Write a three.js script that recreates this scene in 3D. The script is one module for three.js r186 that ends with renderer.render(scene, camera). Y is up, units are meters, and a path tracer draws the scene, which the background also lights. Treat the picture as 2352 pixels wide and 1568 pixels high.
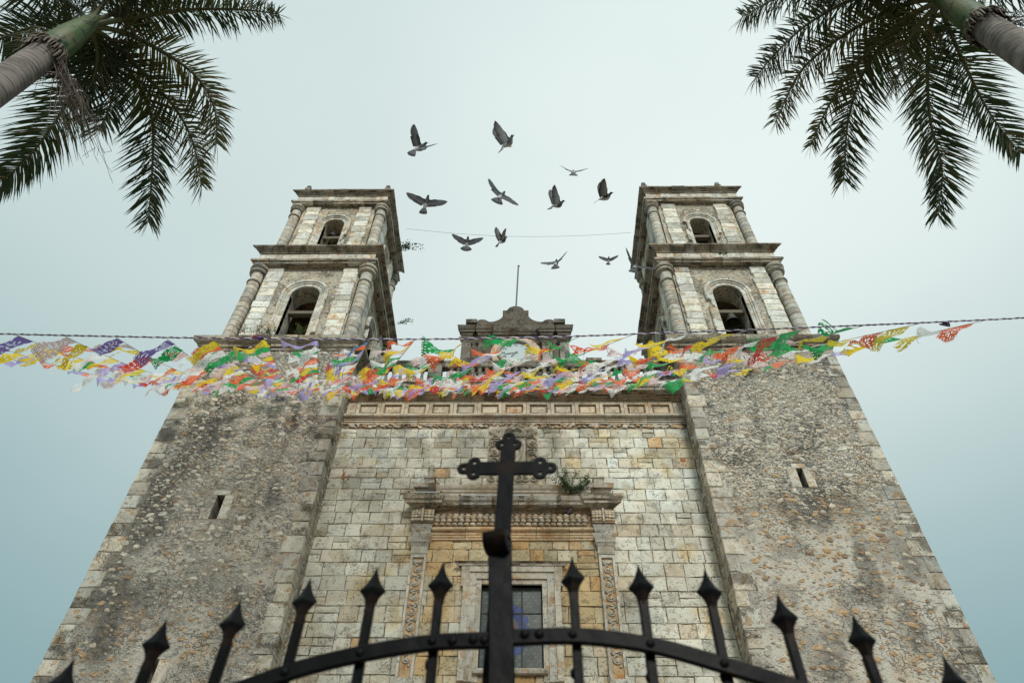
import * as THREE from 'three';
import { mergeGeometries, toCreasedNormals } from 'three/addons/utils/BufferGeometryUtils.js';

// ------------------------------------------------------------------ camera, sky, sun, exposure
const scene = new THREE.Scene();
const CAM = new THREE.Vector3(0.29, 1.5, 0), FPX = 1698.81;
const PITCH = 0.874733, ROLL = 0.0165095, YAW = -0.023628;
const camF = new THREE.Vector3(Math.sin(YAW) * Math.cos(PITCH), Math.sin(PITCH), -Math.cos(YAW) * Math.cos(PITCH));
const camR0 = new THREE.Vector3(Math.cos(YAW), 0, Math.sin(YAW)), camU0 = camR0.clone().cross(camF);
const camR = camR0.clone().multiplyScalar(Math.cos(ROLL)).addScaledVector(camU0, Math.sin(ROLL));
const camU = camR0.clone().multiplyScalar(-Math.sin(ROLL)).addScaledVector(camU0, Math.cos(ROLL));
const camera = new THREE.PerspectiveCamera(2 * Math.atan(784 / FPX) * 180 / Math.PI, 1.5, 0.1, 600);
camera.position.copy(CAM);
camera.quaternion.setFromRotationMatrix(new THREE.Matrix4().makeBasis(camR, camU, camF.clone().negate()));
camera.focus = 21; camera.userData.fStop = 4.2;
scene.add(camera);
const renderer = new THREE.WebGLRenderer({ antialias: true });
renderer.toneMapping = THREE.LinearToneMapping;
renderer.toneMappingExposure = 1.8;
renderer.shadowMap.enabled = true;

const V = (x, y, z) => new THREE.Vector3(x, y, z);
const SUN = V(0.20, 0.74, 0.62).normalize();
const clamp = (x, a = 0, b = 1) => Math.min(b, Math.max(a, x)), mix = (a, b, t) => a + (b - a) * t;
const smooth = (a, b, x) => { const t = clamp((x - a) / (b - a)); return t * t * (3 - 2 * t); };

// seeded random and tiling value noise
function rng(seed) { let a = seed >>> 0; return () => { a = (a + 0x6D2B79F5) | 0; let t = Math.imul(a ^ (a >>> 15), 1 | a); t = (t + Math.imul(t ^ (t >>> 7), 61 | t)) ^ t; return ((t ^ (t >>> 14)) >>> 0) / 4294967296; }; }
const R0 = rng(7);
const HASH = new Float32Array(65536); { const r = rng(99); for (let i = 0; i < 65536; i++) HASH[i] = r(); }
function vn(x, y, per = 256, s = 0) {
  const xi = Math.floor(x), yi = Math.floor(y); let fx = x - xi, fy = y - yi;
  fx = fx * fx * (3 - 2 * fx); fy = fy * fy * (3 - 2 * fy);
  const x0 = (((xi % per) + per) % per + s * 37) & 255, x1 = ((((xi + 1) % per) + per) % per + s * 37) & 255;
  const y0 = ((((yi % per) + per) % per + s * 91) & 255) << 8, y1 = (((((yi + 1) % per) + per) % per + s * 91) & 255) << 8;
  const a = HASH[y0 + x0], b = HASH[y0 + x1], c = HASH[y1 + x0], d = HASH[y1 + x1];
  return a + (b - a) * fx + (c - a + (a - b - c + d) * fx) * fy;
}
function fbm(x, y, per, oct, s = 0) { let v = 0, a = 0.5, t = 0; for (let i = 0; i < oct; i++) { v += a * vn(x, y, per, s + i); t += a; a *= 0.5; x *= 2; y *= 2; per *= 2; } return v / t; }

const wOut = [0, 0, 0];
function worley(x, y, s) {   // distance to the nearest cell edge (about), cell value, distance to centre
  const xi = Math.floor(x), yi = Math.floor(y); let a = 9, b = 9, id = 0;
  for (let j = -1; j <= 1; j++) for (let i = -1; i <= 1; i++) { const cx = xi + i, cy = yi + j, h = (((cy * 57 + s * 13) & 255) << 8) | ((cx * 131 + s * 7) & 255), dx = cx + HASH[h] - x, dy = cy + HASH[h ^ 0x5a5a] - y, d = dx * dx + dy * dy; if (d < a) { b = a; a = d; id = h; } else if (d < b) b = d; }
  wOut[0] = Math.sqrt(b) - Math.sqrt(a); wOut[1] = HASH[id ^ 0x33c3]; wOut[2] = Math.sqrt(a); return wOut;
}
{ // overcast sky: pale veil, darker and more teal towards the horizon, brighter round the hidden sun
  const W = 512, H = 256, data = new Float32Array(W * H * 4), d = V(0, 0, 0);
  const lo = [0.108, 0.196, 0.214], hi = [0.447, 0.500, 0.490];
  const S = V(0.32, 0.82, -0.47).normalize();
  for (let j = 0; j < H; j++) for (let i = 0; i < W; i++) {
    const el = ((j + 0.5) / H - 0.5) * Math.PI, az = ((i + 0.5) / W - 0.5) * 2 * Math.PI;
    d.set(Math.cos(el) * Math.cos(az), Math.sin(el), Math.cos(el) * Math.sin(az));
    const ang = Math.acos(clamp(d.dot(S), -1, 1)), e = el * 180 / Math.PI;
    let t = 0.03 + 0.66 * smooth(12, 56, e) + 0.30 * Math.exp(-Math.pow(ang / 0.42, 2));
    t += 0.17 * (fbm(d.x * 2.6 + 9, d.z * 2.6 + d.y * 2.1 + 5, 256, 5) - 0.5);
    t = clamp(t, 0.0, 1.0);
    const g = Math.max(0, d.dot(SUN)), rear = smooth(-0.1, 0.6, d.z) * smooth(8, 45, e);
    const k = 1 + 0.3 * Math.pow(g, 4) + rear * 1.35, o = (j * W + i) * 4;
    for (let c = 0; c < 3; c++) data[o + c] = el < 0 ? 0.25 : mix(lo[c], hi[c], t) * k * mix(1, [1.04, 1, 0.95][c], rear);
    data[o + 3] = 1;
  }
  const sky = new THREE.DataTexture(data, W, H, THREE.RGBAFormat, THREE.FloatType);
  sky.mapping = THREE.EquirectangularReflectionMapping; sky.magFilter = THREE.LinearFilter; sky.needsUpdate = true;
  scene.background = sky; scene.environment = sky;
}
const sun = new THREE.DirectionalLight(new THREE.Color(1, 0.965, 0.91), 1.5);
sun.position.copy(SUN).multiplyScalar(60); sun.target.position.set(0, 12, -14);
sun.castShadow = true; sun.shadow.radius = 26; sun.shadow.mapSize.set(4096, 4096);
Object.assign(sun.shadow.camera, { left: -32, right: 32, top: 32, bottom: -32, near: 1, far: 140 });
scene.add(sun, sun.target);

// picture coordinates (2352 x 1568) -> world, used to take places from the photograph
function ray(x, y) { return camF.clone().addScaledVector(camR, (x - 1176) / FPX).addScaledVector(camU, -(y - 784) / FPX); }
function at(x, y, D) { const d = ray(x, y); return CAM.clone().addScaledVector(d, D / -d.z); }          // on the upright plane D metres ahead
function atY(x, y, h) { const d = ray(x, y); return CAM.clone().addScaledVector(d, (h - CAM.y) / d.y); }   // at height h
function atZ(x, y, Z) { return CAM.clone().addScaledVector(ray(x, y), Z); }                               // Z metres along the view

// ------------------------------------------------------------------ naming
const used = new Map();
function numbered(n) { const k = used.get(n) ?? 0; used.set(n, k + 1); return k ? n + '_' + String(k).padStart(3, '0') : n; }
function group(name, parent, pos) { const g = new THREE.Group(); g.name = numbered(name); if (pos) g.position.copy(pos); (parent ?? scene).add(g); return g; }
function mesh(name, geo, mat, parent, pos) { const m = new THREE.Mesh(geo, mat); m.name = numbered(name); if (pos) m.position.copy(pos); (parent ?? scene).add(m); return m; }
function tag(o, label, category, grp) { o.userData.label = label; o.userData.category = category; if (grp) o.userData.group = grp; return o; }

// ------------------------------------------------------------------ textures
const s8 = (v) => { v = clamp(v); return Math.round(255 * (v <= 0.0031308 ? v * 12.92 : 1.055 * Math.pow(v, 1 / 2.4) - 0.055)); };
function makeTex(w, h, fn) {       // fn(px, py) -> [r, g, b, height], linear
  const c = new Uint8Array(w * h * 4), b = new Uint8Array(w * h * 4);
  for (let j = 0; j < h; j++) for (let i = 0; i < w; i++) {
    const p = fn(i, j), o = (j * w + i) * 4, z = Math.round(255 * clamp(p[3]));
    c[o] = s8(p[0]); c[o + 1] = s8(p[1]); c[o + 2] = s8(p[2]); c[o + 3] = 255; b[o] = b[o + 1] = b[o + 2] = z; b[o + 3] = 255;
  }
  const mk = (d, srgb) => { const t = new THREE.DataTexture(d, w, h, THREE.RGBAFormat); t.wrapS = t.wrapT = THREE.RepeatWrapping; t.magFilter = THREE.LinearFilter; t.minFilter = THREE.LinearMipmapLinearFilter; t.generateMipmaps = true; if (srgb) t.colorSpace = THREE.SRGBColorSpace; t.needsUpdate = true; return t; };
  return { map: mk(c, true), bumpMap: mk(b, false) };
}
// dressed limestone, 2 m tile: pores, veins, grey and rusty patches
function limestone(mould) {
  const N = 1024;
  return makeTex(N, N, (i, j) => {
    const x = i / N, y = j / N, n = fbm(x * 6, y * 6, 6, 6, 3), f = vn(x * 200, y * 200, 200, 5), g = vn(x * 90, y * 90, 90, 8);
    const pore = smooth(0.74, 0.9, g * 0.75 + vn(x * 24, y * 24, 24, 9) * 0.35) , grey = smooth(0.5, 0.72, fbm(x * 5, y * 5, 5, 5, 20)), rust = smooth(0.6, 0.78, fbm(x * 9 + 3, y * 9, 9, 4, 31));
    const vein = smooth(0.035, 0.0, Math.abs(fbm(x * 8, y * 8, 8, 4, 44) - 0.5)) * smooth(0.45, 0.6, fbm(x * 4, y * 4, 4, 3, 52));
    let v = 0.90 + 0.34 * (n - 0.5) + 0.14 * (f - 0.5); let r = v, gg = v, b = v;
    r = mix(r, r * 0.80, grey * 0.7); gg = mix(gg, gg * 0.80, grey * 0.7); b = mix(b, b * 0.82, grey * 0.7);
    r = mix(r, r * 0.98, rust); gg = mix(gg, gg * 0.90, rust * 0.6); b = mix(b, b * 0.78, rust * 0.6);
    const st = smooth(0.60, 0.62, fbm(x * 7, y * 6, 42, 4, 90)) * (0.6 + 0.4 * f), st2 = smooth(0.70, 0.72, fbm(x * 9, y * 9, 9, 4, 97));
    r *= 1 - 0.24 * st; gg *= 1 - 0.28 * st; b *= 1 - 0.34 * st; r *= 1 - 0.14 * st2; gg *= 1 - 0.33 * st2; b *= 1 - 0.48 * st2;
    const m = mould * smooth(0.47, 0.68, fbm(x * 4, y * 7, 4, 6, 61) + 0.22 * (g - 0.5)) * (0.55 + 0.45 * f);
    const k = (1 - 0.45 * pore) * (1 - 0.35 * vein) * (1 - 0.84 * m);
    return [r * k, gg * k * mix(1, 0.97, m), b * k * mix(1, 0.92, m), clamp(0.55 + 0.6 * (n - 0.5) + 0.18 * (f - 0.5) - 0.5 * pore - 0.3 * vein)];
  });
}
const tLime = limestone(0.12), tMould = limestone(1.0);
// old lime plaster over rubble, 3 m tile
const tPlaster = (() => { const N = 1024; return makeTex(N, N, (i, j) => {
  const x = i / N, y = j / N, n = fbm(x * 5, y * 5, 5, 7, 70), f = vn(x * 256, y * 256, 256, 71), g = fbm(x * 40, y * 52, 40 * 13, 2, 72);
  const dark = smooth(0.5, 0.66, fbm(x * 3, y * 3, 3, 6, 75)), pale = smooth(0.55, 0.7, fbm(x * 7, y * 7, 7, 5, 78)), pit = smooth(0.63, 0.74, g);
  let v = 0.55 + 0.5 * (n - 0.5) + 0.22 * (f - 0.5);
  v = mix(v, v * 0.42, dark * (0.6 + 0.5 * f)); v = mix(v, 0.85, pale * 0.55); v *= 1 - 0.6 * pit;
  const oc = smooth(0.6, 0.75, fbm(x * 12, y * 12, 12, 3, 81));
  return [v, v * mix(0.95, 0.83, oc), v * mix(0.86, 0.62, oc), clamp(0.5 + 0.8 * (n - 0.5) + 0.3 * (f - 0.5) - 0.45 * pit)]; }); })();

// ------------------------------------------------------------------ materials
const M = {};
const std = (o) => new THREE.MeshStandardMaterial({ roughness: 0.95, metalness: 0, ...o });
M.stone = std({ ...tLime, bumpScale: 0.012, vertexColors: true });
M.worn = std({ ...tMould, bumpScale: 0.014, vertexColors: true });
M.plaster = std({ ...tPlaster, bumpScale: 0.03, vertexColors: true });
M.rubble = std({ ...tLime, bumpScale: 0.01, vertexColors: true });
M.rubbleInst = std({ ...tLime, bumpScale: 0.01 });
M.plain = std({ vertexColors: true, roughness: 0.8 });
const tIron = (() => { const N = 256; return makeTex(N, N, (i, j) => { const x = i / N, y = j / N, n = fbm(x * 8, y * 8, 8, 5, 11), rust = smooth(0.66, 0.8, fbm(x * 5, y * 5, 5, 4, 17)); const v = 0.002 + 0.003 * n; return [v + rust * 0.008, v + rust * 0.003, v * 1.08 + rust * 0.001, n]; }); })();
M.iron = new THREE.MeshPhysicalMaterial({ ...tIron, bumpScale: 0.003, roughness: 0.42, metalness: 0, specularIntensity: 0.1 });
M.bronze = std({ color: new THREE.Color(0.05, 0.048, 0.04), roughness: 0.6, metalness: 0.5 });
M.timber = std({ color: new THREE.Color(0.14, 0.115, 0.085) });
M.dark = std({ color: new THREE.Color(0.03, 0.026, 0.022) });

// ------------------------------------------------------------------ geometry helpers
function paint(g, c) { const n = g.attributes.position.count, a = new Float32Array(n * 3); for (let i = 0; i < n; i++) { a[i * 3] = c[0]; a[i * 3 + 1] = c[1]; a[i * 3 + 2] = c[2]; } g.setAttribute('color', new THREE.BufferAttribute(a, 3)); return g; }
function uvBox(g, size = 2, ox = 0, oy = 0) {    // uv in metres by the way each face points
  const p = g.attributes.position, n = g.attributes.normal, uv = new Float32Array(p.count * 2);
  for (let i = 0; i < p.count; i++) {
    const ax = Math.abs(n.getX(i)), ay = Math.abs(n.getY(i)), az = Math.abs(n.getZ(i)); let u, v;
    if (az >= ax && az >= ay) { u = p.getX(i); v = p.getY(i); } else if (ax >= ay) { u = p.getZ(i); v = p.getY(i); } else { u = p.getX(i); v = p.getZ(i); }
    uv[i * 2] = (u + ox) / size; uv[i * 2 + 1] = (v + oy) / size;
  }
  g.setAttribute('uv', new THREE.BufferAttribute(uv, 2)); return g;
}
function fin(g, c, size = 2, rnd = R0) { if (g.index) g = g.toNonIndexed(); if (!g.attributes.normal) g.computeVertexNormals(); uvBox(g, size, rnd() * 7, rnd() * 7); return paint(g, c); }
function tris(list) { const g = new THREE.BufferGeometry(); g.setAttribute('position', new THREE.BufferAttribute(new Float32Array(list), 3)); g.computeVertexNormals(); return g; }
function box(w, h, d, x = 0, y = 0, z = 0) { return new THREE.BoxGeometry(w, h, d).translate(x, y, z); }
// a dressed stone: worn edges, front at z = 0, going back d
function block(w, h, d, c, rnd, ch = 0.014, j = 0.01, belly = 0.008) {
  const P = [], ring = [[-1, -1], [0, -1], [1, -1], [1, 0], [1, 1], [0, 1], [-1, 1], [-1, 0]];
  const out = ring.map(([a, b]) => [a * w / 2 + (rnd() - 0.5) * j * 0.8, b * h / 2 + (rnd() - 0.5) * j * 0.8, -ch * (0.8 + rnd())]);
  const inn = ring.map(([a, b]) => [a * (w / 2 - ch) + (rnd() - 0.5) * j, b * (h / 2 - ch) + (rnd() - 0.5) * j, (rnd() - 0.5) * belly]);
  const back = ring.map(([a, b]) => [a * w / 2, b * h / 2, -d]), m = [(rnd() - 0.5) * w * 0.3, (rnd() - 0.5) * h * 0.3, belly * (0.2 + rnd())];
  for (let i = 0; i < 8; i++) { const k = (i + 1) % 8; P.push(...inn[i], ...inn[k], ...m, ...out[i], ...out[k], ...inn[k], ...out[i], ...inn[k], ...inn[i], ...back[i], ...back[k], ...out[k], ...back[i], ...out[k], ...out[i]); }
  return fin(tris(P), c, 2, rnd);
}
// a moulding: closed outline of [outward, y]; x from x0 to x1, mitred at the ends by m0 / m1
function prism(prof, x0, x1, m0 = 0, m1 = 0) {
  const P = [], n = prof.length, q = (i, e) => { const [o, y] = prof[i % n]; return [e ? x1 + m1 * o : x0 - m0 * o, y, o]; };
  for (let i = 0; i < n; i++) { const a = q(i, 0), b = q(i, 1), c = q(i + 1, 1), d = q(i + 1, 0); P.push(...a, ...b, ...c, ...a, ...c, ...d); }
  const cap = THREE.ShapeUtils.triangulateShape(prof.map(([o, y]) => new THREE.Vector2(o, y)), []);
  for (const [a, b, c] of cap) { P.push(...q(a, 1), ...q(b, 1), ...q(c, 1)); P.push(...q(a, 0), ...q(c, 0), ...q(b, 0)); }
  const g = tris(P); return toCreasedNormals(orient(g), 0.55);
}
function orient(g) {   // turn the triangles outwards (closed solids)
  const p = g.attributes.position.array; let vol = 0;
  for (let i = 0; i < p.length; i += 9) vol += p[i] * (p[i + 4] * p[i + 8] - p[i + 5] * p[i + 7]) - p[i + 1] * (p[i + 3] * p[i + 8] - p[i + 5] * p[i + 6]) + p[i + 2] * (p[i + 3] * p[i + 7] - p[i + 4] * p[i + 6]);
  if (vol < 0) for (let i = 0; i < p.length; i += 9) for (let k = 0; k < 3; k++) { const t = p[i + 3 + k]; p[i + 3 + k] = p[i + 6 + k]; p[i + 6 + k] = t; }
  g.computeVertexNormals(); return g;
}
// outline through points, rounded parts given as [o, y, 'a', ...] are simply listed finely by arc()
function arc(cx, cy, r, a0, a1, n) { const o = []; for (let i = 0; i <= n; i++) { const a = (a0 + (a1 - a0) * i / n) * Math.PI / 180; o.push([cx + r * Math.cos(a), cy + r * Math.sin(a)]); } return o; }
function tube(pts, r, seg = 12, rad = 6, r1 = r) {   // tapered tube along a curve
  const c = pts.length > 2 ? new THREE.CatmullRomCurve3(pts) : new THREE.LineCurve3(pts[0], pts[1]);
  const g = new THREE.TubeGeometry(c, seg, 1, rad, false), p = g.attributes.position, n = g.attributes.normal;
  for (let i = 0; i <= seg; i++) { const k = mix(r, r1, i / seg); for (let j = 0; j <= rad; j++) { const o = i * (rad + 1) + j; p.setXYZ(o, p.getX(o) - n.getX(o) * (1 - k), p.getY(o) - n.getY(o) * (1 - k), p.getZ(o) - n.getZ(o) * (1 - k)); } }
  return g;
}
function merge(list) { return mergeGeometries(list.map((g) => { const h = g.index ? g.toNonIndexed() : g; for (const k of Object.keys(h.attributes)) if (!['position', 'normal', 'uv', 'color'].includes(k)) h.deleteAttribute(k); if (!h.attributes.uv) uvBox(h); return h; })); }
function spiral(cx, cy, r, a0, turns, dir, n = 14) { const o = []; for (let i = 0; i <= n; i++) { const t = i / n, a = a0 + dir * turns * 2 * Math.PI * t, k = r * (1 - 0.82 * t); o.push(V(cx + k * Math.cos(a), cy + k * Math.sin(a), 0)); } return o; }

// stone colours (linear)
const vary = (c, rnd, k = 0.12, hue = 0.05) => { const a = 1 + (rnd() - 0.5) * 2 * k, b = (rnd() - 0.5) * 2 * hue; return [c[0] * a * (1 + b), c[1] * a, c[2] * a * (1 - b)]; };
const PALE = [0.63, 0.605, 0.53], GREY = [0.53, 0.505, 0.435], TAN = [0.57, 0.49, 0.385], OCHRE = [0.60, 0.42, 0.25], RUST = [0.42, 0.24, 0.14];
function stoneColour(rnd, warm = 0) { const r = rnd(); const c = r < 0.62 - warm * 0.3 ? PALE : r < 0.91 - warm * 0.35 ? GREY : r < 0.993 - warm * 0.06 ? TAN : rnd() < 0.2 ? RUST : OCHRE; return vary(c, rnd, 0.10, 0.03); }

// ------------------------------------------------------------------ ground
{
  const g = new THREE.PlaneGeometry(400, 400).rotateX(-Math.PI / 2); g.computeVertexNormals();
  const m = mesh('ground', fin(g, [0.50, 0.47, 0.42], 3), M.plaster); m.userData.kind = 'structure';
}

// ------------------------------------------------------------------ the church
const church = tag(group('church'), 'twin-towered colonial church of weathered limestone filling the view', 'church');
const FZ = -16.78;                       // face of the recessed front between the towers
const TZ = -18.57, TX = 7.93, TH = 2.57; // towers: centre depth, centre offset, half width
const rs = rng(21);

// rubble stones: a few lumpy shapes shared by all
const LUMPS = []; for (let k = 0; k < 7; k++) {
  const r = rng(300 + k), g = new THREE.IcosahedronGeometry(1, 1), p = g.attributes.position, seen = new Map();
  for (let i = 0; i < p.count; i++) { const key = [p.getX(i), p.getY(i), p.getZ(i)].map((v) => v.toFixed(3)).join(); if (!seen.has(key)) seen.set(key, 0.76 + 0.42 * r()); const s = seen.get(key); p.setXYZ(i, p.getX(i) * s, p.getY(i) * s, p.getZ(i) * s); }
  g.computeVertexNormals(); const c = toCreasedNormals(g, 0.75); uvBox(c, 4, k); LUMPS.push(c);
}
const lumpPainted = new Map();
const rubbleColours = Array.from({ length: 9 }, (_, i) => vary(i < 4 ? [0.66, 0.61, 0.51] : i < 6 ? [0.54, 0.49, 0.40] : i < 7 ? TAN : i < 8 ? [0.56, 0.40, 0.24] : [0.34, 0.24, 0.16], rs, 0.14));
function lump(k, ci) { const key = k * 100 + ci; if (!lumpPainted.has(key)) lumpPainted.set(key, paint(LUMPS[k].clone(), rubbleColours[ci])); return lumpPainted.get(key); }
// spots: [x, y, size, colourIndex] on the face z = 0 of frame; the largest become parts, the others one mass
function rubble(parent, frame, spots, keep, rnd) {
  spots.sort((a, b) => b[2] - a[2]);
  const rest = spots.slice(keep), mtx = (s) => new THREE.Matrix4().compose(V(s[0], s[1], -0.004 - 0.02 * s[2]), new THREE.Quaternion().setFromEuler(new THREE.Euler(0, 0, (rnd() - 0.5) * 0.9)), V(s[2] * (0.5 + 0.22 * rnd()), s[2] * (0.34 + 0.16 * rnd()), Math.min(0.030, 0.16 * s[2]) + 0.010)).premultiply(frame);
  for (const s of spots.slice(0, keep)) { const m = mesh('rubble_stone', lump(Math.floor(rnd() * 7), s[3]), M.rubble, parent); m.matrix.copy(mtx(s)); m.matrix.decompose(m.position, m.quaternion, m.scale); }
  if (!rest.length) return;
  for (let k = 0; k < 2; k++) {
    const part = rest.filter((_, i) => i % 2 === k), im = new THREE.InstancedMesh(LUMPS[k * 3], M.rubbleInst, part.length); im.name = numbered('small_rubble'); im.userData.kind = 'stuff';
    part.forEach((s, i) => { im.setMatrixAt(i, mtx(s)); im.setColorAt(i, new THREE.Color().setRGB(...rubbleColours[s[3]])); }); parent.add(im);
  }
}
function scatter(rnd, n, inside, size, colour, gap = 0.9) {    // random spots that keep clear of one another
  const out = [], cell = new Map(), K = (x, y) => Math.floor(x / 0.4) + ',' + Math.floor(y / 0.4);
  for (let t = 0; t < n * 6 && out.length < n; t++) {
    const p = inside(rnd); if (!p) continue; const s = size(rnd, p); let ok = true;
    for (let a = -1; a <= 1 && ok; a++) for (let b = -1; b <= 1 && ok; b++) for (const q of cell.get(K(p[0] + a * 0.4, p[1] + b * 0.4)) ?? []) if (Math.hypot((q[0] - p[0]), (q[1] - p[1]) * 1.35) < (q[2] + s) * 0.5 * gap) { ok = false; break; }
    if (!ok) continue; const e = [p[0], p[1], s, colour(rnd, p)]; out.push(e); const k = K(p[0], p[1]); if (!cell.has(k)) cell.set(k, []); cell.get(k).push(e);
  }
  return out;
}
const rcol = (rnd) => { const r = rnd(); return r < 0.55 ? Math.floor(rnd() * 4) : r < 0.85 ? 4 + Math.floor(rnd() * 2) : r < 0.93 ? 6 : r < 0.98 ? 7 : 8; };

// painted plaster of the two tower fronts: mould, lime patches, worm-eaten mortar, each where the photograph has it
function towerSkin(side, cx) {
  const W = 1024, H = 2048, L = side < 0;
  const pt = (x, y, rx, ry, a) => { const p = at(x, y, 16); return [p.x - cx, p.y, rx, ry, a]; };
  const blobs = L
    ? [pt(470, 985, 0.75, 0.6, 0.6), pt(505, 925, 0.5, 0.4, 0.35), pt(560, 905, 0.6, 0.5, 0.4), pt(620, 915, 0.5, 0.6, 0.3), pt(385, 1090, 0.5, 1.1, 0.36), pt(335, 1220, 0.5, 1.3, 0.38), pt(270, 1370, 0.6, 1.0, 0.34), pt(205, 1470, 0.8, 1.2, 0.25), pt(700, 960, 0.6, 0.5, 0.3), pt(700, 905, 0.5, 0.4, 0.4), pt(540, 845, 1.5, 0.6, 0.36), pt(700, 840, 1.2, 0.5, 0.3)]
    : [pt(1700, 990, 0.9, 0.55, 0.34), pt(1760, 1040, 1.0, 0.45, 0.36), pt(1690, 1060, 0.6, 0.3, 0.3), pt(1870, 1040, 0.6, 0.6, 0.36), pt(1880, 985, 0.5, 0.5, 0.3), pt(1890, 1150, 0.35, 0.8, 0.32), pt(1960, 1200, 0.35, 1.0, 0.42), pt(1985, 1300, 0.28, 0.9, 0.5), pt(1960, 1360, 0.35, 0.5, 0.25), pt(2090, 1300, 0.4, 1.2, 0.2), pt(2200, 1480, 0.6, 1.2, 0.22), pt(1720, 850, 1.6, 0.4, 0.34), pt(1850, 1180, 0.4, 0.5, 0.3)];
  const y0 = 8, y1 = 20.65, s = L ? 110 : 150;
  const t = makeTex(W, H, (i, j) => {
    const x = -TH + 2 * TH * i / W, y = y0 + (y1 - y0) * j / H;
    const n = fbm(x * 1.6 + 20, y * 1.6, 256, 7, s), f = vn(x * 55 + 30, y * 55, 256, s + 2), g = fbm(x * 9 + 60, y * 13, 256, 3, s + 5), hz = fbm(x * 0.5 + 9, y * 2.2, 256, 4, s + 9);
    let m = -0.12; for (const b of blobs) { const q = ((x - b[0]) / b[2]) ** 2 + ((y - b[1]) / b[3]) ** 2; if (q < 8) m += b[4] * Math.exp(-q); }
    m = smooth(0.0, 0.50, m * (L ? 1.6 : 1.35) + (fbm(x * 1.5 + 4, y * 0.9, 256, 7, s + 13) - 0.46) * 1.5) * (0.45 + 0.75 * f) * (0.6 + 0.7 * g);
    const coarse = L ? 0.25 + smooth(12, 17, y) * 0.45 + 0.5 * (fbm(x * 0.9 + 3, y * 1.2 + 8, 256, 4, s + 33) - 0.5) : clamp(0.12 + smooth(12.6, 15.0, y + 1.2 * (n - 0.5)) * 0.9);            // higher up the lime has gone and small stones show in dark mortar
    const wx = x * 9 + 1.2 * fbm(x * 5, y * 5, 256, 2, s + 41), wy = y * 14 + 1.2 * fbm(x * 5 + 9, y * 5, 256, 2, s + 43), [edge, cell] = worley(wx, wy, s), e2 = edge, c2 = cell, [edge3, cell3] = worley(wx * 2.6, wy * 2.6, s + 3);
    const stone = smooth(0.10, 0.26, e2) * smooth(0.25, 0.45, c2 + coarse * 0.35), chip = smooth(0.1, 0.3, edge3) * smooth(0.5, 0.6, cell3);
    const lime = smooth(0.44, 0.60, n * 0.6 + hz * 0.45 - coarse * 0.16 + 0.02);
    const worm = smooth(0.06, 0.015, Math.abs(fbm(x * 10 + 11, y * 10, 256, 2, s + 17) - 0.5)) * smooth(0.46, 0.58, fbm(x * 1.1, y * 1.1 + 31, 256, 3, s + 19));
    const pit = smooth(0.60, 0.72, g) * mix(0.6, 1, coarse), oc = smooth(0.55, 0.70, fbm(x * 4 + 2, y * 4, 256, 4, s + 23));
    let v = mix(0.20, 0.36, n) * (L ? 0.92 : 1) * mix(1.05, 0.52, clamp(coarse)) + 0.16 * (f - 0.5); v = mix(v, 0.22 + 0.36 * c2 + 0.12 * (f - 0.5), stone * clamp(coarse * 0.95)); v = mix(v, v * 1.35 + 0.05, chip * 0.5 * coarse); v = mix(v, 0.47 + 0.14 * (f - 0.5), lime * 0.62 * (1 - 0.6 * clamp(coarse))); v *= 1 - 0.5 * pit; v *= 1 - 0.55 * worm;
    const hue = (c2 - 0.5) * 0.12 * coarse; let r = v * (1 + hue), gg = v * mix(0.92, 0.78, oc * 0.7), b = v * mix(0.78, 0.54, oc * 0.7) * (1 - hue);
    m = clamp(m); r = mix(r, 0.050, m * 0.92); gg = mix(gg, 0.045, m * 0.92); b = mix(b, 0.038, m * 0.92);
    return [r, gg, b, clamp(0.40 + 0.6 * (n - 0.5) + 0.3 * (f - 0.5) - 0.45 * pit - 0.45 * worm + 0.12 * lime + 0.35 * stone * clamp(coarse))];
  });
  const mat = std({ ...t, bumpScale: 0.035 });
  return { mat, uv(g) { const p = g.attributes.position, uv = new Float32Array(p.count * 2); for (let i = 0; i < p.count; i++) { uv[i * 2] = (p.getX(i) + TH) / (2 * TH); uv[i * 2 + 1] = (p.getY(i) - y0) / (y1 - y0); } g.setAttribute('uv', new THREE.BufferAttribute(uv, 2)); return g; } };
}

// a course of mouldings round a square tower, cut into blocks on the two sides that are seen
function ring(parent, name, prof, half, len, mat, colour, inner, rnd) {
  for (const f of [0, 1, 2, 3]) {          // front, inner, back, outer
    const rot = f === 0 ? 0 : f === 2 ? Math.PI : (f === 1 ? inner : -inner) * Math.PI / 2;
    if (f > 1) { const g = prism(prof, -half, half, 1, 1).rotateY(rot); mesh(name, fin(g, colour(rnd), 2, rnd), mat, parent); continue; }
    let x = -half; while (x < half - 0.01) {
      let e = x + len * (0.75 + 0.5 * rnd()); if (half - e < len * 0.5) e = half; const first = x === -half, last = e === half;
      const dy = (rnd() - 0.5) * 0.012, dz = (rnd() - 0.5) * 0.014;
      const g = prism(prof, x + (first ? 0 : 0.006), e - (last ? 0 : 0.006), first ? 1 : 0, last ? 1 : 0).translate(0, dy, half + dz).rotateY(rot);
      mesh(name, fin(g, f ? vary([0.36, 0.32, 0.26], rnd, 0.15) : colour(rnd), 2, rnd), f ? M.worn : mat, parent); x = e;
    }
    // prism() lies with its wall face at z = 0
  }
}
const lathe = (pts, seg = 20) => new THREE.LatheGeometry(pts.map(([r, y]) => new THREE.Vector2(r, y)), seg);
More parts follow.
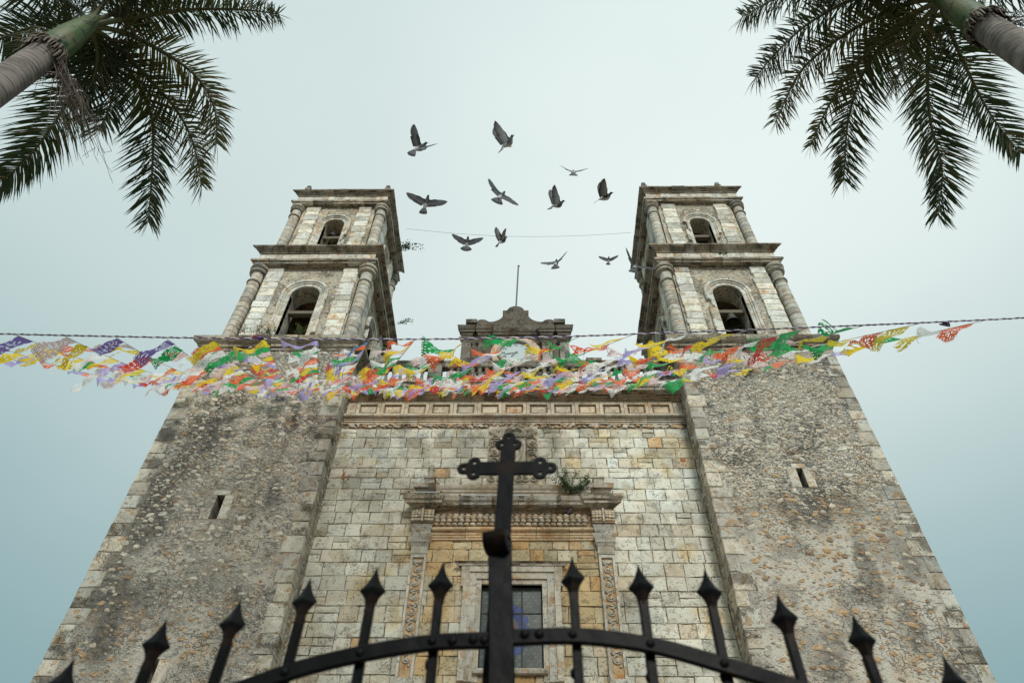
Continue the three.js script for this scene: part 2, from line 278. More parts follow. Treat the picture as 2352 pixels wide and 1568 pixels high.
function archFrames(a, y0, spring, n) { const o = []; o.push([-a, y0, -1, 0]); o.push([-a, spring, -1, 0]); for (let i = 1; i < n; i++) { const t = Math.PI - Math.PI * i / n; o.push([a * Math.cos(t), spring + a * Math.sin(t), Math.cos(t), Math.sin(t)]); } o.push([a, spring, 1, 0]); o.push([a, y0, 1, 0]); return o; }
// a moulding [radial, outward] swept between frames [x, y, nx, ny]
function sweep(prof, frames) {
  const P = [], n = prof.length, q = (i, k) => { const [r, o] = prof[i % n], [x, y, nx, ny] = frames[k]; return [x + nx * r, y + ny * r, o]; };
  for (let k = 0; k + 1 < frames.length; k++) for (let i = 0; i < n; i++) P.push(...q(i, k), ...q(i, k + 1), ...q(i + 1, k + 1), ...q(i, k), ...q(i + 1, k + 1), ...q(i + 1, k));
  const cap = THREE.ShapeUtils.triangulateShape(prof.map(([o, y]) => new THREE.Vector2(o, y)), []), e = frames.length - 1;
  for (const [a, b, c] of cap) { P.push(...q(a, e), ...q(b, e), ...q(c, e)); P.push(...q(a, 0), ...q(c, 0), ...q(b, 0)); }
  return toCreasedNormals(orient(tris(P)), 0.5);
}

function stage(T, inner, o) {
  const rnd = rng(o.seed), { y0, yT, W, a, spring } = o, th = 0.75;
  // four walls with an arched opening in each
  for (const f of [0, 1, 2, 3]) {
    const rot = f === 0 ? 0 : f === 2 ? Math.PI : (f === 1 ? inner : -inner) * Math.PI / 2, hw = o.nx - (f % 2) * 0.004;
    const s = new THREE.Shape(); s.moveTo(-hw, y0); s.lineTo(-a, y0); s.lineTo(-a, spring); s.absarc(0, spring, a, Math.PI, 0, true); s.lineTo(a, y0); s.lineTo(hw, y0); s.lineTo(hw, yT); s.lineTo(-hw, yT); s.closePath();
    const g = new THREE.ExtrudeGeometry(s, { depth: th, bevelEnabled: false, curveSegments: 14 }).translate(0, 0, W - th).rotateY(rot);
    mesh('wall', fin(g, vary([0.78, 0.71, 0.60], rnd, 0.05), 3, rnd), M.plaster, T);
  }
  mesh('ceiling', fin(box(2 * (W - th) - 0.01, 0.08, 2 * (W - th) - 0.01, 0, yT - 0.06, 0), [0.42, 0.30, 0.2], 3, rnd), M.plaster, T);
  // a timber across the front opening
  mesh('beam', box(2 * a + 0.3, 0.17, 0.2, 0, spring - o.beam, W - 0.42), M.timber, T);
  for (const f of [0, 1]) {
    const rot = f === 0 ? 0 : inner * Math.PI / 2;
    // pilasters of dressed blocks
    for (const sx of [-1, 1]) {
      let y = y0; while (y < yT - 0.02) {
        let h = 0.27 + 0.2 * rnd(); if (yT - y - h < 0.2) h = yT - y;
        const w = (o.pil[1] - o.pil[0]) * (0.93 + 0.16 * rnd()), g = block(w, h - 0.008, 0.36, vary(rnd() < 0.72 ? [0.74, 0.71, 0.62] : GREY, rnd, 0.12), rnd, 0.016, 0.024, 0.012);
        g.translate(sx * (o.pil[0] + o.pil[1]) / 2 + (rnd() - 0.5) * 0.04, y + h / 2, W + o.proud + (rnd() - 0.5) * 0.012).rotateY(rot); mesh('pilaster_block', g, M.stone, T); y += h;
      }
    }
    // moulded surround of the opening: jambs and voussoirs
    const prof = [[0.0, -0.2], [0.0, 0.03], [0.02, 0.05], [o.sur * 0.42, 0.05], [o.sur * 0.45, 0.085], [o.sur * 0.62, 0.10], [o.sur * 0.66, 0.14], [o.sur * 0.9, 0.15], [o.sur, 0.12], [o.sur, -0.2]];
    for (const sx of [-1, 1]) { let y = y0; while (y < spring - 0.02) { let h = 0.3 + 0.26 * rnd(); if (spring - y - h < 0.2) h = spring - y; const k = rnd() < 0.25 ? 0.55 : 0.9 + 0.12 * rnd(); const g = sweep(prof.map(([r, z]) => [r * k, z]), [[sx * a, y + 0.005, sx, 0], [sx * a, y + h - 0.005, sx, 0]]).translate(0, 0, W - 0.02 + (rnd() - 0.5) * 0.02).rotateY(rot); mesh('surround_block', fin(g, vary(rnd() < 0.6 ? PALE : GREY, rnd, 0.13), 2, rnd), M.stone, T); y += h; } }
    const nv = 7; for (let k = 0; k < nv; k++) { const fr = []; for (let i = 0; i <= 4; i++) { const t = Math.PI - Math.PI * (k + 0.01 + 0.98 * i / 4) / nv; fr.push([a * Math.cos(t), spring + a * Math.sin(t), Math.cos(t), Math.sin(t)]); } const g = sweep(prof, fr).translate(0, 0, W - 0.02 + (rnd() - 0.5) * 0.014).rotateY(rot); mesh('surround_block', fin(g, vary(rnd() < 0.6 ? PALE : GREY, rnd, 0.13), 2, rnd), M.stone, T); }
  }
  for (const [sx, sz] of [[-1, 1], [1, 1], [inner, -1]]) mesh('corner_pier', fin(box(0.4, yT - y0 - 0.01, 0.4, sx * (o.nx - 0.12), (y0 + yT) / 2, sz * (o.nx - 0.12)), [0.66, 0.58, 0.47], 3, rnd), M.plaster, T);
  // columns at three corners (the fourth is out of sight)
  const c = o.colC, r = o.colR, neck = mix(y0, yT, 0.785), capY = mix(y0, yT, 0.9);
  for (const [sx, sz] of [[-1, 1], [1, 1], [inner, -1]]) {
    const px = sx * c, pz = sz * c; let y = y0;
    const drums = []; while (y < neck - 0.02) { let h = 0.24 + 0.1 * rnd(); if (neck - y - h < 0.15) h = neck - y; drums.push([y, h, 0]); y += h; } drums.push([neck + 0.11, capY - neck - 0.11, 1]);
    for (const [yy, h, up] of drums) {
      const k = mix(1, 0.92, (yy - y0) / (yT - y0)), q = r * k * (0.985 + 0.03 * rnd()), ch = 0.014, g = lathe([[0.02, 0.003], [q - ch, 0.003], [q, ch + 0.003], [q * 0.998, h - ch - 0.003], [q - ch, h - 0.003], [0.02, h - 0.003]]).rotateY(rnd() * 6).translate(px + (rnd() - 0.5) * 0.012, yy, pz + (rnd() - 0.5) * 0.012);
      mesh('column_drum', fin(toCreasedNormals(g, 0.6), vary(rnd() < 0.5 ? [0.50, 0.465, 0.395] : rnd() < 0.75 ? GREY : [0.34, 0.31, 0.265], rnd, 0.12), 2, rnd), M.stone, T);
    }
    const nk = lathe([[r * 0.9, 0], ...arc(r * 0.96, 0.055, 0.055, -80, 80, 6), [r * 0.9, 0.11]]).translate(px, neck, pz); mesh('neck_ring', fin(nk, vary(GREY, rnd), 2, rnd), M.worn, T);
    const H = yT - capY, cp = lathe([[r * 0.9, 0], [r * 0.98, 0.02], ...arc(r * 1.02, H * 0.24, H * 0.2, -80, 70, 6), [r * 1.0, H * 0.46], ...arc(r * 1.02, H * 0.70, H * 0.26, -60, 75, 7), [r * 1.12, H], [0.02, H]]).translate(px, capY, pz);
    mesh('capital', fin(toCreasedNormals(cp, 0.7), vary([0.46, 0.43, 0.36], rnd), 2, rnd), M.worn, T);
  }
  // entablature: band, frieze, cornice
  const hb = o.half, t = o.scale, grey = (q) => vary(rnd() < 0.6 ? [0.42, 0.375, 0.30] : [0.33, 0.285, 0.22], q, 0.12), pale = (q) => vary(rnd() < 0.75 ? PALE : TAN, q, 0.12);
  mesh('core', fin(box(2 * hb - 0.03, o.top - yT - 0.02, 2 * hb - 0.03, 0, (yT + o.top) / 2, 0), [0.5, 0.44, 0.36], 3, rnd), M.plaster, T);
  const e = (o.top - yT), Y = (k) => yT + k * e;
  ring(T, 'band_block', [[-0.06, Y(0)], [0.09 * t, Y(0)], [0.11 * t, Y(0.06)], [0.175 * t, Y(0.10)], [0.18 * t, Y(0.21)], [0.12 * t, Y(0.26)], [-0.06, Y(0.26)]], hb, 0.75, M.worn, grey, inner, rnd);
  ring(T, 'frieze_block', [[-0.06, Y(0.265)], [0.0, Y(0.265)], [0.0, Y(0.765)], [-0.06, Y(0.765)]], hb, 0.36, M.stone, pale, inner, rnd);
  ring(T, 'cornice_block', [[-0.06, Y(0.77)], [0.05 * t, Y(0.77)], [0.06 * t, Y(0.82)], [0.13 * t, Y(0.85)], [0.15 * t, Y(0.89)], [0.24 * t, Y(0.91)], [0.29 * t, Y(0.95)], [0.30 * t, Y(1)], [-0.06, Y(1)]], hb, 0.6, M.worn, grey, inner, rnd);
  mesh('deck', fin(box(2 * hb, 0.03, 2 * hb, 0, o.top - 0.012, 0), [0.4, 0.37, 0.32], 3, rnd), M.plaster, T);
  // rubble in the wall above and beside the arch
  for (const f of [0, 1]) {
    const frame = new THREE.Matrix4().makeRotationY(f ? inner * Math.PI / 2 : 0).multiply(new THREE.Matrix4().makeTranslation(0, 0, W));
    const spots = scatter(rnd, f ? 120 : o.rub, (q) => { const x = (q() * 2 - 1) * o.pil[0] * 0.97, y = mix(y0, yT, f ? q() : 1 - 0.75 * q() * q()); const d = y > spring ? Math.hypot(x, y - spring) : Math.abs(x); return d < a + o.sur + 0.05 || x * x > (o.pil[0] - 0.04) ** 2 ? null : [x, y]; }, (q) => 0.05 + 0.15 * q() * q(), rcol, 0.85);
    rubble(T, frame, spots, f ? 0 : 16, rnd);
  }
}

function bellTower(side) {
  const cx = side * TX, inner = -side, T = group('bell_tower', church, V(cx, 0, TZ)), rnd = rng(side < 0 ? 41 : 42), L = side < 0, up = L ? 0 : 0.15;
  T.userData.label = L ? 'left bell tower with mould-stained rubble shaft' : 'right bell tower with pale rubble shaft and a bell in its lower opening';
  const skin = towerSkin(side, cx);
  // shaft: rubble front with its slit, core behind
  const slits = L ? [[-0.1, 0.12, 13.37, 14.16], [-0.12, 0.06, 8.5, 9.56]] : [[-0.05, 0.12, 14.45, 15.13]];
  const sh = new THREE.Shape(); sh.moveTo(-TH, 0); sh.lineTo(TH, 0); sh.lineTo(TH, 20.25); sh.lineTo(-TH, 20.25); sh.closePath();
  for (const [x0, x1, b, t] of slits) { const h = new THREE.Path(); h.moveTo(x0, b); h.lineTo(x0, t); h.lineTo(x1, t); h.lineTo(x1, b); h.closePath(); sh.holes.push(h); }
  const front = new THREE.ExtrudeGeometry(sh, { depth: 0.6, bevelEnabled: false }).translate(0, 0, TH - 0.6); skin.uv(front);
  mesh('shaft_front', front, skin.mat, T);
  mesh('shaft', fin(box(2 * TH - 0.01, 20.2, 2 * TH - 0.602, 0, 10.1, -0.301), [0.62, 0.55, 0.46], 3, rnd), M.plaster, T);
  // quoins up both front corners
  const fit = (w, h, d, c) => block(w, h, d, c, rnd, 0.018, 0.03, 0.014);
  for (const sx of [-1, 1]) {
    let y = 7.6, k = 0; while (y < 20.2) {
      let h = 0.36 + 0.2 * rnd(); if (20.2 - y - h < 0.25) h = 20.2 - y; const w = (k++ % 2 ? 0.30 : 0.46) + 0.14 * rnd(), c = vary(rnd() < 0.5 ? [0.50, 0.465, 0.39] : [0.38, 0.35, 0.295], rnd, 0.16), g = fit(w, h - 0.014, 0.36, c);
      g.translate(sx * (TH + 0.022 - w / 2) + (rnd() - 0.5) * 0.012, y + h / 2, TH + 0.02); mesh('quoin', g, rnd() < 0.5 ? M.stone : M.worn, T); y += h;
    }
  }
  // dressed stones round the slits
  for (const [x0, x1, b, t] of slits) {
    const cc = () => vary([0.50, 0.465, 0.395], rnd, 0.08), put = (w, h, x, y) => mesh('slit_surround', block(w, h, 0.2, cc(), rnd, 0.008, 0.012, 0.006).translate(x, y, TH + 0.012), M.stone, T);
    put(x1 - x0 + 0.22, 0.16, (x0 + x1) / 2, t + 0.085); put(0.24, (t - b), x1 + 0.125, (t + b) / 2); if (!L) put(0.26, t - b, x0 - 0.135, (t + b) / 2); else put(0.26, (t - b) * 0.45, x0 - 0.135, b + (t - b) * 0.22);
  }
  // rubble in the front and in the narrow return towards the nave
  const inSlit = (x, y) => slits.some(([x0, x1, b, t]) => x > x0 - 0.32 && x < x1 + 0.32 && y > b - 0.1 && y < t + 0.22);
  const spot = (q) => { const x = (q() * 2 - 1) * (TH - 0.55), y = mix(7.8, 20.15, q()); if (inSlit(x, y)) return null; const d = L ? mix(0.3, 0.9, smooth(11, 17, y)) : mix(0.2, 1, smooth(12.6, 15.0, y)); return q() < d ? [x, y] : null; };
  const tone = (q, p) => (!L && p[1] < 14.2) || (L && p[1] < 11) ? (q() < 0.4 ? 7 : q() < 0.6 ? 6 : q() < 0.7 ? 8 : Math.floor(q() * 6)) : rcol(q);
  const spots = scatter(rnd, L ? 2200 : 3600, spot, (q, p) => 0.04 + (L ? 0.20 : 0.19) * q() * q(), tone, L ? 1.0 : 0.82);
  rubble(T, new THREE.Matrix4().makeTranslation(0, 0, TH), spots, 110, rnd);
  const sideSpots = scatter(rnd, 330, (q) => [(TH - 0.42) * 1 - q() * 0.85, mix(7.8, 20.1, q())], (q) => 0.06 + 0.16 * q() * q(), rcol, 0.8).map((s) => [-inner * s[0], s[1], s[2], s[3]]);
  rubble(T, new THREE.Matrix4().makeRotationY(inner * Math.PI / 2).multiply(new THREE.Matrix4().makeTranslation(0, 0, TH)), sideSpots, 0, rnd);
  // cornice at the foot of the belfry
  const grey = (q) => vary(q() < 0.6 ? [0.42, 0.375, 0.30] : [0.31, 0.27, 0.21], q, 0.12);
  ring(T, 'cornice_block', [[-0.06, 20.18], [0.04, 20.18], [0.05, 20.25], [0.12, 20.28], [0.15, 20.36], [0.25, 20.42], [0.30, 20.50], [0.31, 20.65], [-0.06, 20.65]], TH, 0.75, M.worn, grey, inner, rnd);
  mesh('deck', fin(box(2 * TH, 0.44, 2 * TH, 0, 20.42, 0), [0.42, 0.39, 0.33], 3, rnd), M.plaster, T);
  stage(T, inner, { seed: L ? 51 : 52, y0: 20.65, yT: 25.64, W: 2.14, nx: 1.85, a: 0.54, spring: 23.90, sur: 0.35, pil: [1.18, 1.78], proud: 0.09, colC: 2.135, colR: 0.245, half: 2.33, scale: 1, top: 26.66, beam: 0.62, rub: L ? 110 : 240 });
  stage(T, inner, { seed: L ? 61 : 62, y0: 26.66, yT: 30.82 + up, W: 1.92, nx: 1.62, a: 0.43, spring: 29.36, sur: 0.31, pil: [0.86, 1.44], proud: 0.08, colC: 1.89, colR: 0.225, half: 2.06, scale: 0.88, top: 31.84 + up, beam: 0.5, rub: L ? 90 : 170 });
  // stumps of finials on the top cornice
  for (const x of L ? [-1.75, 1.95] : [-2.05, 1.35]) { const g = merge([box(0.24, 0.44, 0.24, 0, 0.22, 0), box(0.17, 0.26, 0.17, 0, 0.56, 0)]); mesh('finial', fin(g.translate(x, 31.84 + up, 2.05), vary([0.3, 0.27, 0.22], rnd), 2, rnd), M.worn, T); }
  return T;
}
bellTower(-1); bellTower(1);

// ------------------------------------------------------------------ recessed front: wall of dressed stone
const HW = TX - TH;                                   // half width of the recess
const WIN = [-0.78, 0.76, 9.72, 11.95];               // window opening
{
  const rnd = rng(71), wall = group('facade_wall', church);
  const sh = new THREE.Shape(); sh.moveTo(-HW - 0.3, 0); sh.lineTo(HW + 0.3, 0); sh.lineTo(HW + 0.3, 19); sh.lineTo(-HW - 0.3, 19); sh.closePath();
  const h = new THREE.Path(); h.moveTo(WIN[0], WIN[2]); h.lineTo(WIN[0], WIN[3]); h.lineTo(WIN[1], WIN[3]); h.lineTo(WIN[1], WIN[2]); h.closePath(); sh.holes.push(h);
  mesh('mortar', fin(new THREE.ExtrudeGeometry(sh, { depth: 0.9, bevelEnabled: false }).translate(0, 0, FZ - 0.9 - 0.022), [0.40, 0.32, 0.24], 3, rnd), M.plaster, wall);
  mesh('nave', fin(box(2 * HW + 0.4, 18.9, 6, 0, 9.45, FZ - 3.95), [0.5, 0.45, 0.38], 3, rnd), M.plaster, wall);
  const holes = [[-1.22, 1.22, 9.4, 12.6], [-0.78, 0.74, 15.2, 17.42], [-2.2, 2.2, 13.22, 14.9], [-2.64, -2.28, 8.4, 14.8], [2.26, 2.64, 8.4, 14.8]];
  // one continuous skin over all the blocks: pores, dark crusts, grey-brown and rusty patches that run across the joints
  const fs = makeTex(2048, 2048, (i, j) => {
    const x = -5.6 + 11.2 * i / 2048, yy = 7.7 + 9.9 * j / 2048, n = fbm(x * 1.4 + 40, yy * 1.4, 256, 7, 141), f = vn(x * 70 + 20, yy * 70, 256, 143), g = vn(x * 34 + 9, yy * 34, 256, 145);
    const inP = smooth(2.5, 2.2, Math.abs(x + 0.02)) * smooth(13.5, 13.2, yy), low = 0.5 * smooth(13, 9.5, yy) + 0.25 * smooth(-3.2, -5, x) ;
    const warm = smooth(0.50, 0.64, 0.8 * fbm(x * 1.1 + 3, yy * 1.0, 256, 6, 147) + 0.20 * inP + 0.07 * low + 0.10 * (f - 0.5));
    const st = smooth(0.60, 0.62, fbm(x * 3.1 + 60, yy * 3.1, 256, 4, 151)) * (0.55 + 0.45 * f), grime = smooth(0.52, 0.70, fbm(x * 1.7 + 90, yy * 0.8, 256, 6, 157) + 0.22 * (g - 0.5)) * (0.4 + 0.6 * f), pore = smooth(0.70, 0.86, 0.75 * g + 0.35 * vn(x * 9, yy * 9, 256, 161)), crust = smooth(0.66, 0.72, fbm(x * 4 + 31, yy * 4, 256, 5, 163)) * smooth(0.35, 0.6, f);
    let v = 0.85 + 0.32 * (n - 0.5) + 0.13 * (f - 0.5); v *= (1 - 0.38 * pore) * (1 - 0.26 * grime) * (1 - 0.45 * crust);
    return [v * (1 - 0.20 * st), v * (1 - 0.24 * st) * mix(1, 0.86, warm), v * 0.96 * (1 - 0.30 * st) * mix(1, 0.64, warm), clamp(0.55 + 0.5 * (n - 0.5) + 0.2 * (f - 0.5) - 0.5 * pore - 0.35 * crust)];
  });
  M.ashlar = std({ ...fs, bumpScale: 0.014, vertexColors: true });
  const skinUV = (g) => { const p = g.attributes.position, uv = g.attributes.uv; for (let i = 0; i < p.count; i++) uv.setXY(i, (p.getX(i) + 5.6) / 11.2, (p.getY(i) - 7.7 - 0.8 * (FZ - p.getZ(i))) / 9.9); return g; };
  const all = []; let y = 7.9, row = 0;
  while (y < 17.34) {
    let hh = (y < 12 ? 0.43 : 0.40) + 0.07 * (rnd() - 0.5); if (17.36 - y - hh < 0.15) hh = 17.36 - y;
    let x = -HW - 0.12 * rnd(); while (x < HW - 0.02) {
      let w = (y < 12 ? 0.60 : 0.48) * (0.7 + 0.62 * rnd()); if (HW - x - w < 0.2) w = HW - x;
      if (y + hh > WIN[2] - 0.05 && y < WIN[3] + 0.05) { if (x < -0.84 && x + w > -0.84) w = -0.84 - x; else if (x >= -0.85 && x < 0.80) { x = 0.80; w = Math.max(0.3, w); } }   // the courses stop at the window
      const cx = x + w / 2, cy = y + hh / 2;
      if (!holes.some(([a, b, c, d]) => x > a - 0.02 && x + w < b + 0.02 && y > c - 0.02 && y + hh < d + 0.02)) {
        const warm = Math.abs(cx) < 2.35 && cy < 13.3 ? 1 : 0.3 * smooth(12.5, 9.5, cy), portal = Math.abs(cx) < 2.35 && cy < 13.3;
        let c = stoneColour(rnd, warm * 0.6); if (portal && rnd() < 0.6) c = vary(rnd() < 0.3 ? [0.60, 0.45, 0.29] : [0.61, 0.53, 0.41], rnd, 0.08); else if (cy > 14 && rnd() < 0.45) c = vary([0.68, 0.67, 0.605], rnd, 0.07);
        const low = rnd() < 0.1 ? 0.6 : 0; // here and there a course is split
        all.push([cx, cy, w, hh, c, (w * hh) / (FZ * FZ + cy * cy)]); if (low && hh > 0.3) { const e = all[all.length - 1]; e[3] = hh * 0.55; e[1] = y + hh * 0.275; all.push([cx, y + hh * 0.775, w, hh * 0.45, stoneColour(rnd, warm), e[5] * 0.5]); }
      }
      x += w;
    }
    y += hh; row++;
  }
  all.sort((a, b) => (b[1] > 9 ? b[5] : 0) - (a[1] > 9 ? a[5] : 0));
  const rest = []; all.forEach(([x, yy, w, hh, c], i) => { const g = block(w - 0.015 - 0.006 * rnd(), hh - 0.013 - 0.006 * rnd(), 0.22, c, rnd, 0.012, 0.030, 0.012).rotateZ((rnd() - 0.5) * 0.02).translate(x, yy, FZ + 0.004 + (rnd() - 0.5) * 0.012); skinUV(g); if (i < 300) mesh('ashlar_block', g, M.ashlar, wall); else rest.push(g); });
  const m = mesh('ashlar_blocks', merge(rest), M.ashlar, wall); m.userData.kind = 'stuff';
  // ragged course of rubble under the entablature
  rubble(wall, new THREE.Matrix4().makeTranslation(0, 0, FZ + 0.012), scatter(rnd, 150, (q) => [(q() * 2 - 1) * 5.2, 17.42 + 0.12 * q()], (q, p) => (p[0] > 0.8 ? 0.1 : 0.06) + 0.13 * q() * q(), (q) => q() < 0.4 ? 6 : q() < 0.6 ? 7 : rcol(q), 0.8), 30, rnd);
  // putlog holes and slips of red brick let into the wall
  for (const [px, py, w, hh] of [[789, 1093, 0.06, 0.26], [801, 1093, 0.05, 0.26], [826, 1066, 0.05, 0.06], [1570, 1062, 0.16, 0.3]]) { const p = at(px, py, -FZ); mesh('brick', fin(box(w, hh, 0.1, p.x, p.y, FZ - 0.035), vary([0.34, 0.13, 0.06], rnd), 2, rnd), M.stone, wall); }
}
// a straight run of moulding in blocks along x
function run(parent, name, prof, x0, x1, z, len, mat, colour, rnd, gap = 0.005) {
  let x = x0; while (x < x1 - 0.01) { let e = x + len * (0.75 + 0.5 * rnd()); if (x1 - e < len * 0.5) e = x1; mesh(name, fin(prism(prof, x + gap, e - gap).translate(0, (rnd() - 0.5) * 0.012, z + (rnd() - 0.5) * 0.012), colour(rnd), 2, rnd), mat, parent); x = e; }
}
{ // entablature over the whole front
  const rnd = rng(81), E = group('entablature', church), warm = (q) => vary(q() < 0.6 ? [0.54, 0.46, 0.35] : [0.47, 0.41, 0.33], q, 0.1), grey = (q) => vary(q() < 0.5 ? [0.46, 0.42, 0.36] : [0.38, 0.33, 0.27], q, 0.12);
  run(E, 'architrave_block', [[-0.2, 17.55], [0.03, 17.55], [0.03, 17.61], [0.06, 17.615], [0.06, 17.68], [0.09, 17.685], [0.10, 17.74], ...arc(0.13, 17.80, 0.065, -80, 85, 6), [0.05, 17.875], [-0.2, 17.875]], -HW, HW, FZ, 0.82, M.stone, warm, rnd);
  run(E, 'bed_mould', [[-0.2, 18.53], [0.05, 18.53], [0.06, 18.57], [0.1, 18.58], [0.11, 18.63], [0.16, 18.65], [0.19, 18.72], [-0.2, 18.72]], -HW, HW, FZ, 0.95, M.worn, (q) => vary([0.46, 0.35, 0.24], q, 0.12), rnd);
  run(E, 'cornice_block', [[-0.2, 18.725], [0.36, 18.69], [0.40, 18.70], [0.42, 18.78], [0.46, 18.80], [0.49, 18.90], [0.54, 18.93], [0.55, 19.0], [-0.2, 19.02]], -HW, HW, FZ, 0.9, M.worn, grey, rnd);
  // frieze of coffered panels
  const n = 13, pw = 10.1 / n; for (let k = 0; k < n; k++) {
    const x = -5.05 + (k + 0.5) * pw, y0 = 17.88, y1 = 18.52, s = new THREE.Shape(), w = pw / 2 - 0.006; s.moveTo(-w, y0); s.lineTo(w, y0); s.lineTo(w, y1); s.lineTo(-w, y1); s.closePath();
    const h = new THREE.Path(), a = w - 0.10, b = 0.12; h.moveTo(-a, y0 + b); h.lineTo(-a, y1 - b); h.lineTo(a, y1 - b); h.lineTo(a, y0 + b); h.closePath(); s.holes.push(h);
    const c = vary([0.56, 0.47, 0.35], rnd, 0.1), fr = new THREE.ExtrudeGeometry(s, { depth: 0.12, bevelEnabled: false }).translate(0, 0, -0.08), f = group('frieze_panel', E, V(x, 0, FZ));
    mesh('panel_frame', fin(fr, c, 2, rnd), M.stone, f); mesh('panel_field', fin(box(2 * a + 0.02, y1 - y0 - 2 * b + 0.02, 0.05, 0, (y0 + y1) / 2, -0.055), vary([0.52, 0.42, 0.30], rnd, 0.1), 2, rnd), M.stone, f);
    mesh('panel_tablet', fin(block(2 * a - 0.11, y1 - y0 - 2 * b - 0.13, 0.05, c, rnd, 0.012, 0.014).translate(0, (y0 + y1) / 2 - 0.02, 0.015), c, 2, rnd), M.stone, f);
  }
  for (const s of [-1, 1]) mesh('frieze_block', block(0.29, 0.62, 0.1, warm(rnd), rnd).translate(s * 5.205, 18.2, FZ + 0.03), M.stone, E);
}
{ // balustrade on the cornice
  const rnd = rng(91), B = group('balustrade', church), dk = (q) => vary([0.24, 0.215, 0.175], q, 0.15), z = -17.0;
  run(B, 'plinth', [[-0.14, 19.0], [0.14, 19.0], [0.14, 19.24], [0.11, 19.28], [-0.14, 19.28]], -HW, HW, z, 1.3, M.worn, dk, rnd);
  run(B, 'rail', [[-0.13, 20.38], [0.10, 20.38], [0.13, 20.43], [0.13, 20.54], [0.16, 20.58], [0.16, 20.66], [-0.13, 20.66]], -HW, HW, z, 1.5, M.worn, dk, rnd);
  const bal = [[0.02, 0], [0.085, 0], [0.085, 0.09], [0.055, 0.12], [0.05, 0.16], [0.09, 0.3], [0.095, 0.4], [0.075, 0.55], [0.05, 0.72], [0.045, 0.86], [0.07, 0.90], [0.07, 0.95], [0.05, 0.97], [0.085, 1.0], [0.085, 1.1], [0.02, 1.1]];
  const shared = Array.from({ length: 4 }, () => fin(lathe(bal, 10), dk(rnd), 2, rnd)), peds = [-5.2, -2.72, 2.72, 5.2];
  for (const x of peds) { mesh('pedestal', fin(box(0.46, 1.1, 0.34, x, 19.83, z), dk(rnd), 2, rnd), M.worn, B); mesh('pedestal_cap', fin(box(0.54, 0.14, 0.42, x, 20.66, z), dk(rnd), 2, rnd), M.worn, B); }
  for (let x = -HW + 0.24; x < HW - 0.1; x += 0.245) if (!peds.some((p) => Math.abs(p - x) < 0.33)) mesh('baluster', shared[Math.floor(rnd() * 4)], M.worn, B, V(x, 19.28, z));
}
